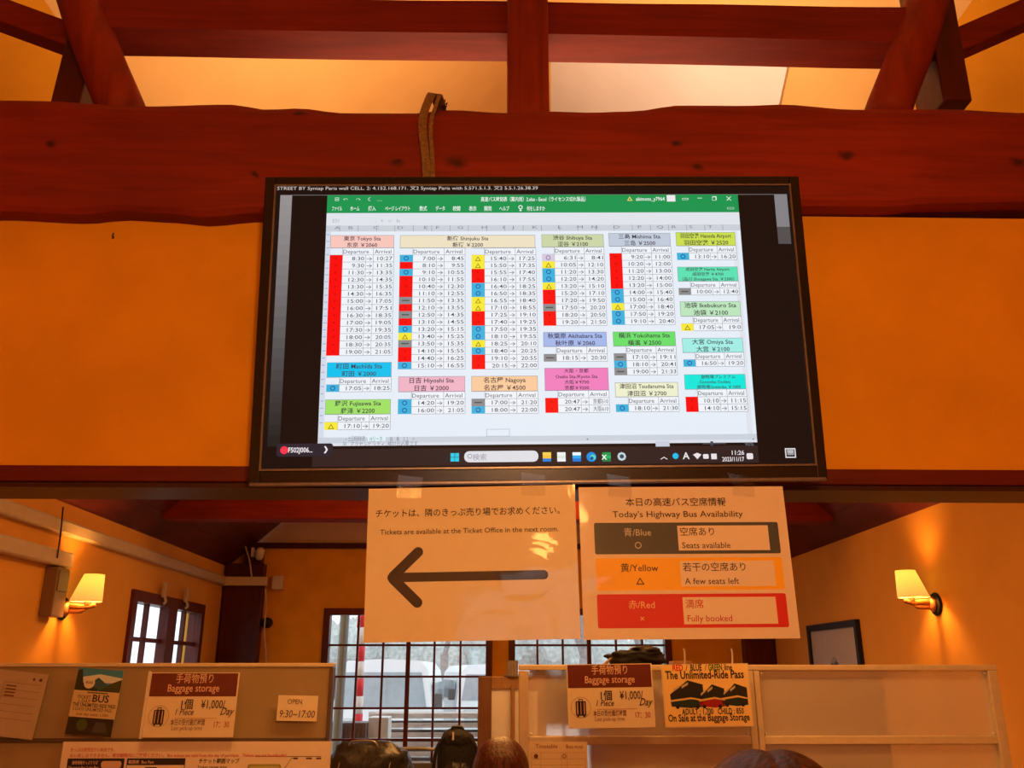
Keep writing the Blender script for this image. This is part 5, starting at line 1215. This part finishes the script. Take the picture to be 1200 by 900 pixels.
# lumber stack
e = empty('lumber_stack', (at(520, 860, 12.6).x, 12.6, -.12), label='stack of pale weathered planks lying outside the garden window', cat='lumber stack')
for r_i in range(9):
    for c_i in range(3):
        x0 = -1.0 + random.uniform(-.1, .1); obj('plank', bx(x0, x0 + 2.1 + random.uniform(-.15, .2), -.35 + c_i * .2, -.17 + c_i * .2, .15 + r_i * .115, .15 + r_i * .115 + .06, bev=.004), M['lumber'], e)
for xx in (-.8, .9): obj('bearer', bx(xx, xx + .1, -.3, .25, 0, .149), M['lumber'], e)
# bare trees and hedge far behind
def tree(x, y, h, seed, label):
    rnd = random.Random(seed); e = empty('bare_tree', (x, y, -.12), label=label, cat='tree', group='bare trees')
    bm = BM()
    def grow(p, d, L, r, dep, bm_):
        q_ = [p]; dd = d.copy()
        for _ in range(4):
            dd = (dd + Vector((rnd.uniform(-.18, .18), rnd.uniform(-.18, .18), rnd.uniform(-.02, .12)))).normalized(); q_.append(q_[-1] + dd * L / 4)
        tube(bm_, q_, [r, r * .9, r * .8, r * .7, r * .6], 6)
        if dep:
            for _ in range(4 if dep > 1 else 5):
                nd = (dd + Vector((rnd.uniform(-.8, .8), rnd.uniform(-.8, .8), rnd.uniform(-.1, .6)))).normalized(); grow(q_[rnd.choice((2, 3, 4))], nd, L * rnd.uniform(.55, .75), r * .5, dep - 1, bm_)
    tb = BM(); tube(tb, [(0, 0, 0), (.03, 0, h * .3)], [.16, .12], 10); obj('trunk', tb, M['bark'], e, True)
    for _ in range(3): grow(Vector((.03, 0, h * .29)), Vector((rnd.uniform(-.5, .5), rnd.uniform(-.5, .5), 1)).normalized(), h * .32, .08, 3, bm)
    obj('branches', bm, M['bark'], e)
v = at(390, 760, 22); tree(v.x - .5, 22, 6, 1, 'bare tree outside nearest to the blue-grey post')
v = at(520, 760, 27.5); tree(v.x, 27.5, 7, 2, 'bare tree outside seen beyond the second van')
v = at(655, 760, 23); tree(v.x + .6, 23, 6.5, 3, 'bare tree outside behind the left part of the right window')
v = at(750, 760, 25); tree(v.x, 25, 7, 4, 'bare tree outside behind the right part of the right window')
bm = BM()
random.seed(3)
for k in range(260):
    x = -8 + k * .10; h = 1.9 + .9 * noise.noise(Vector((x * .35, 0, 0))) + random.uniform(0, .3)
    bmesh.ops.create_icosphere(bm, subdivisions=1, radius=.45 + random.uniform(0, .3), matrix=Matrix.Translation((x, 30 + random.uniform(-.5, .5), h)) @ Matrix.Scale(1.5, 4, (0, 0, 1)))
    box(bm, x - .2, x + .2, 30, 30.5, -.12, h)
h_ = obj('hedge', bm, M['hedge']); tag(h_, 'pale grey-green band of shrubs beyond the parked vans', 'hedge', kind='stuff')

bpy.data.objects.remove(_fo)
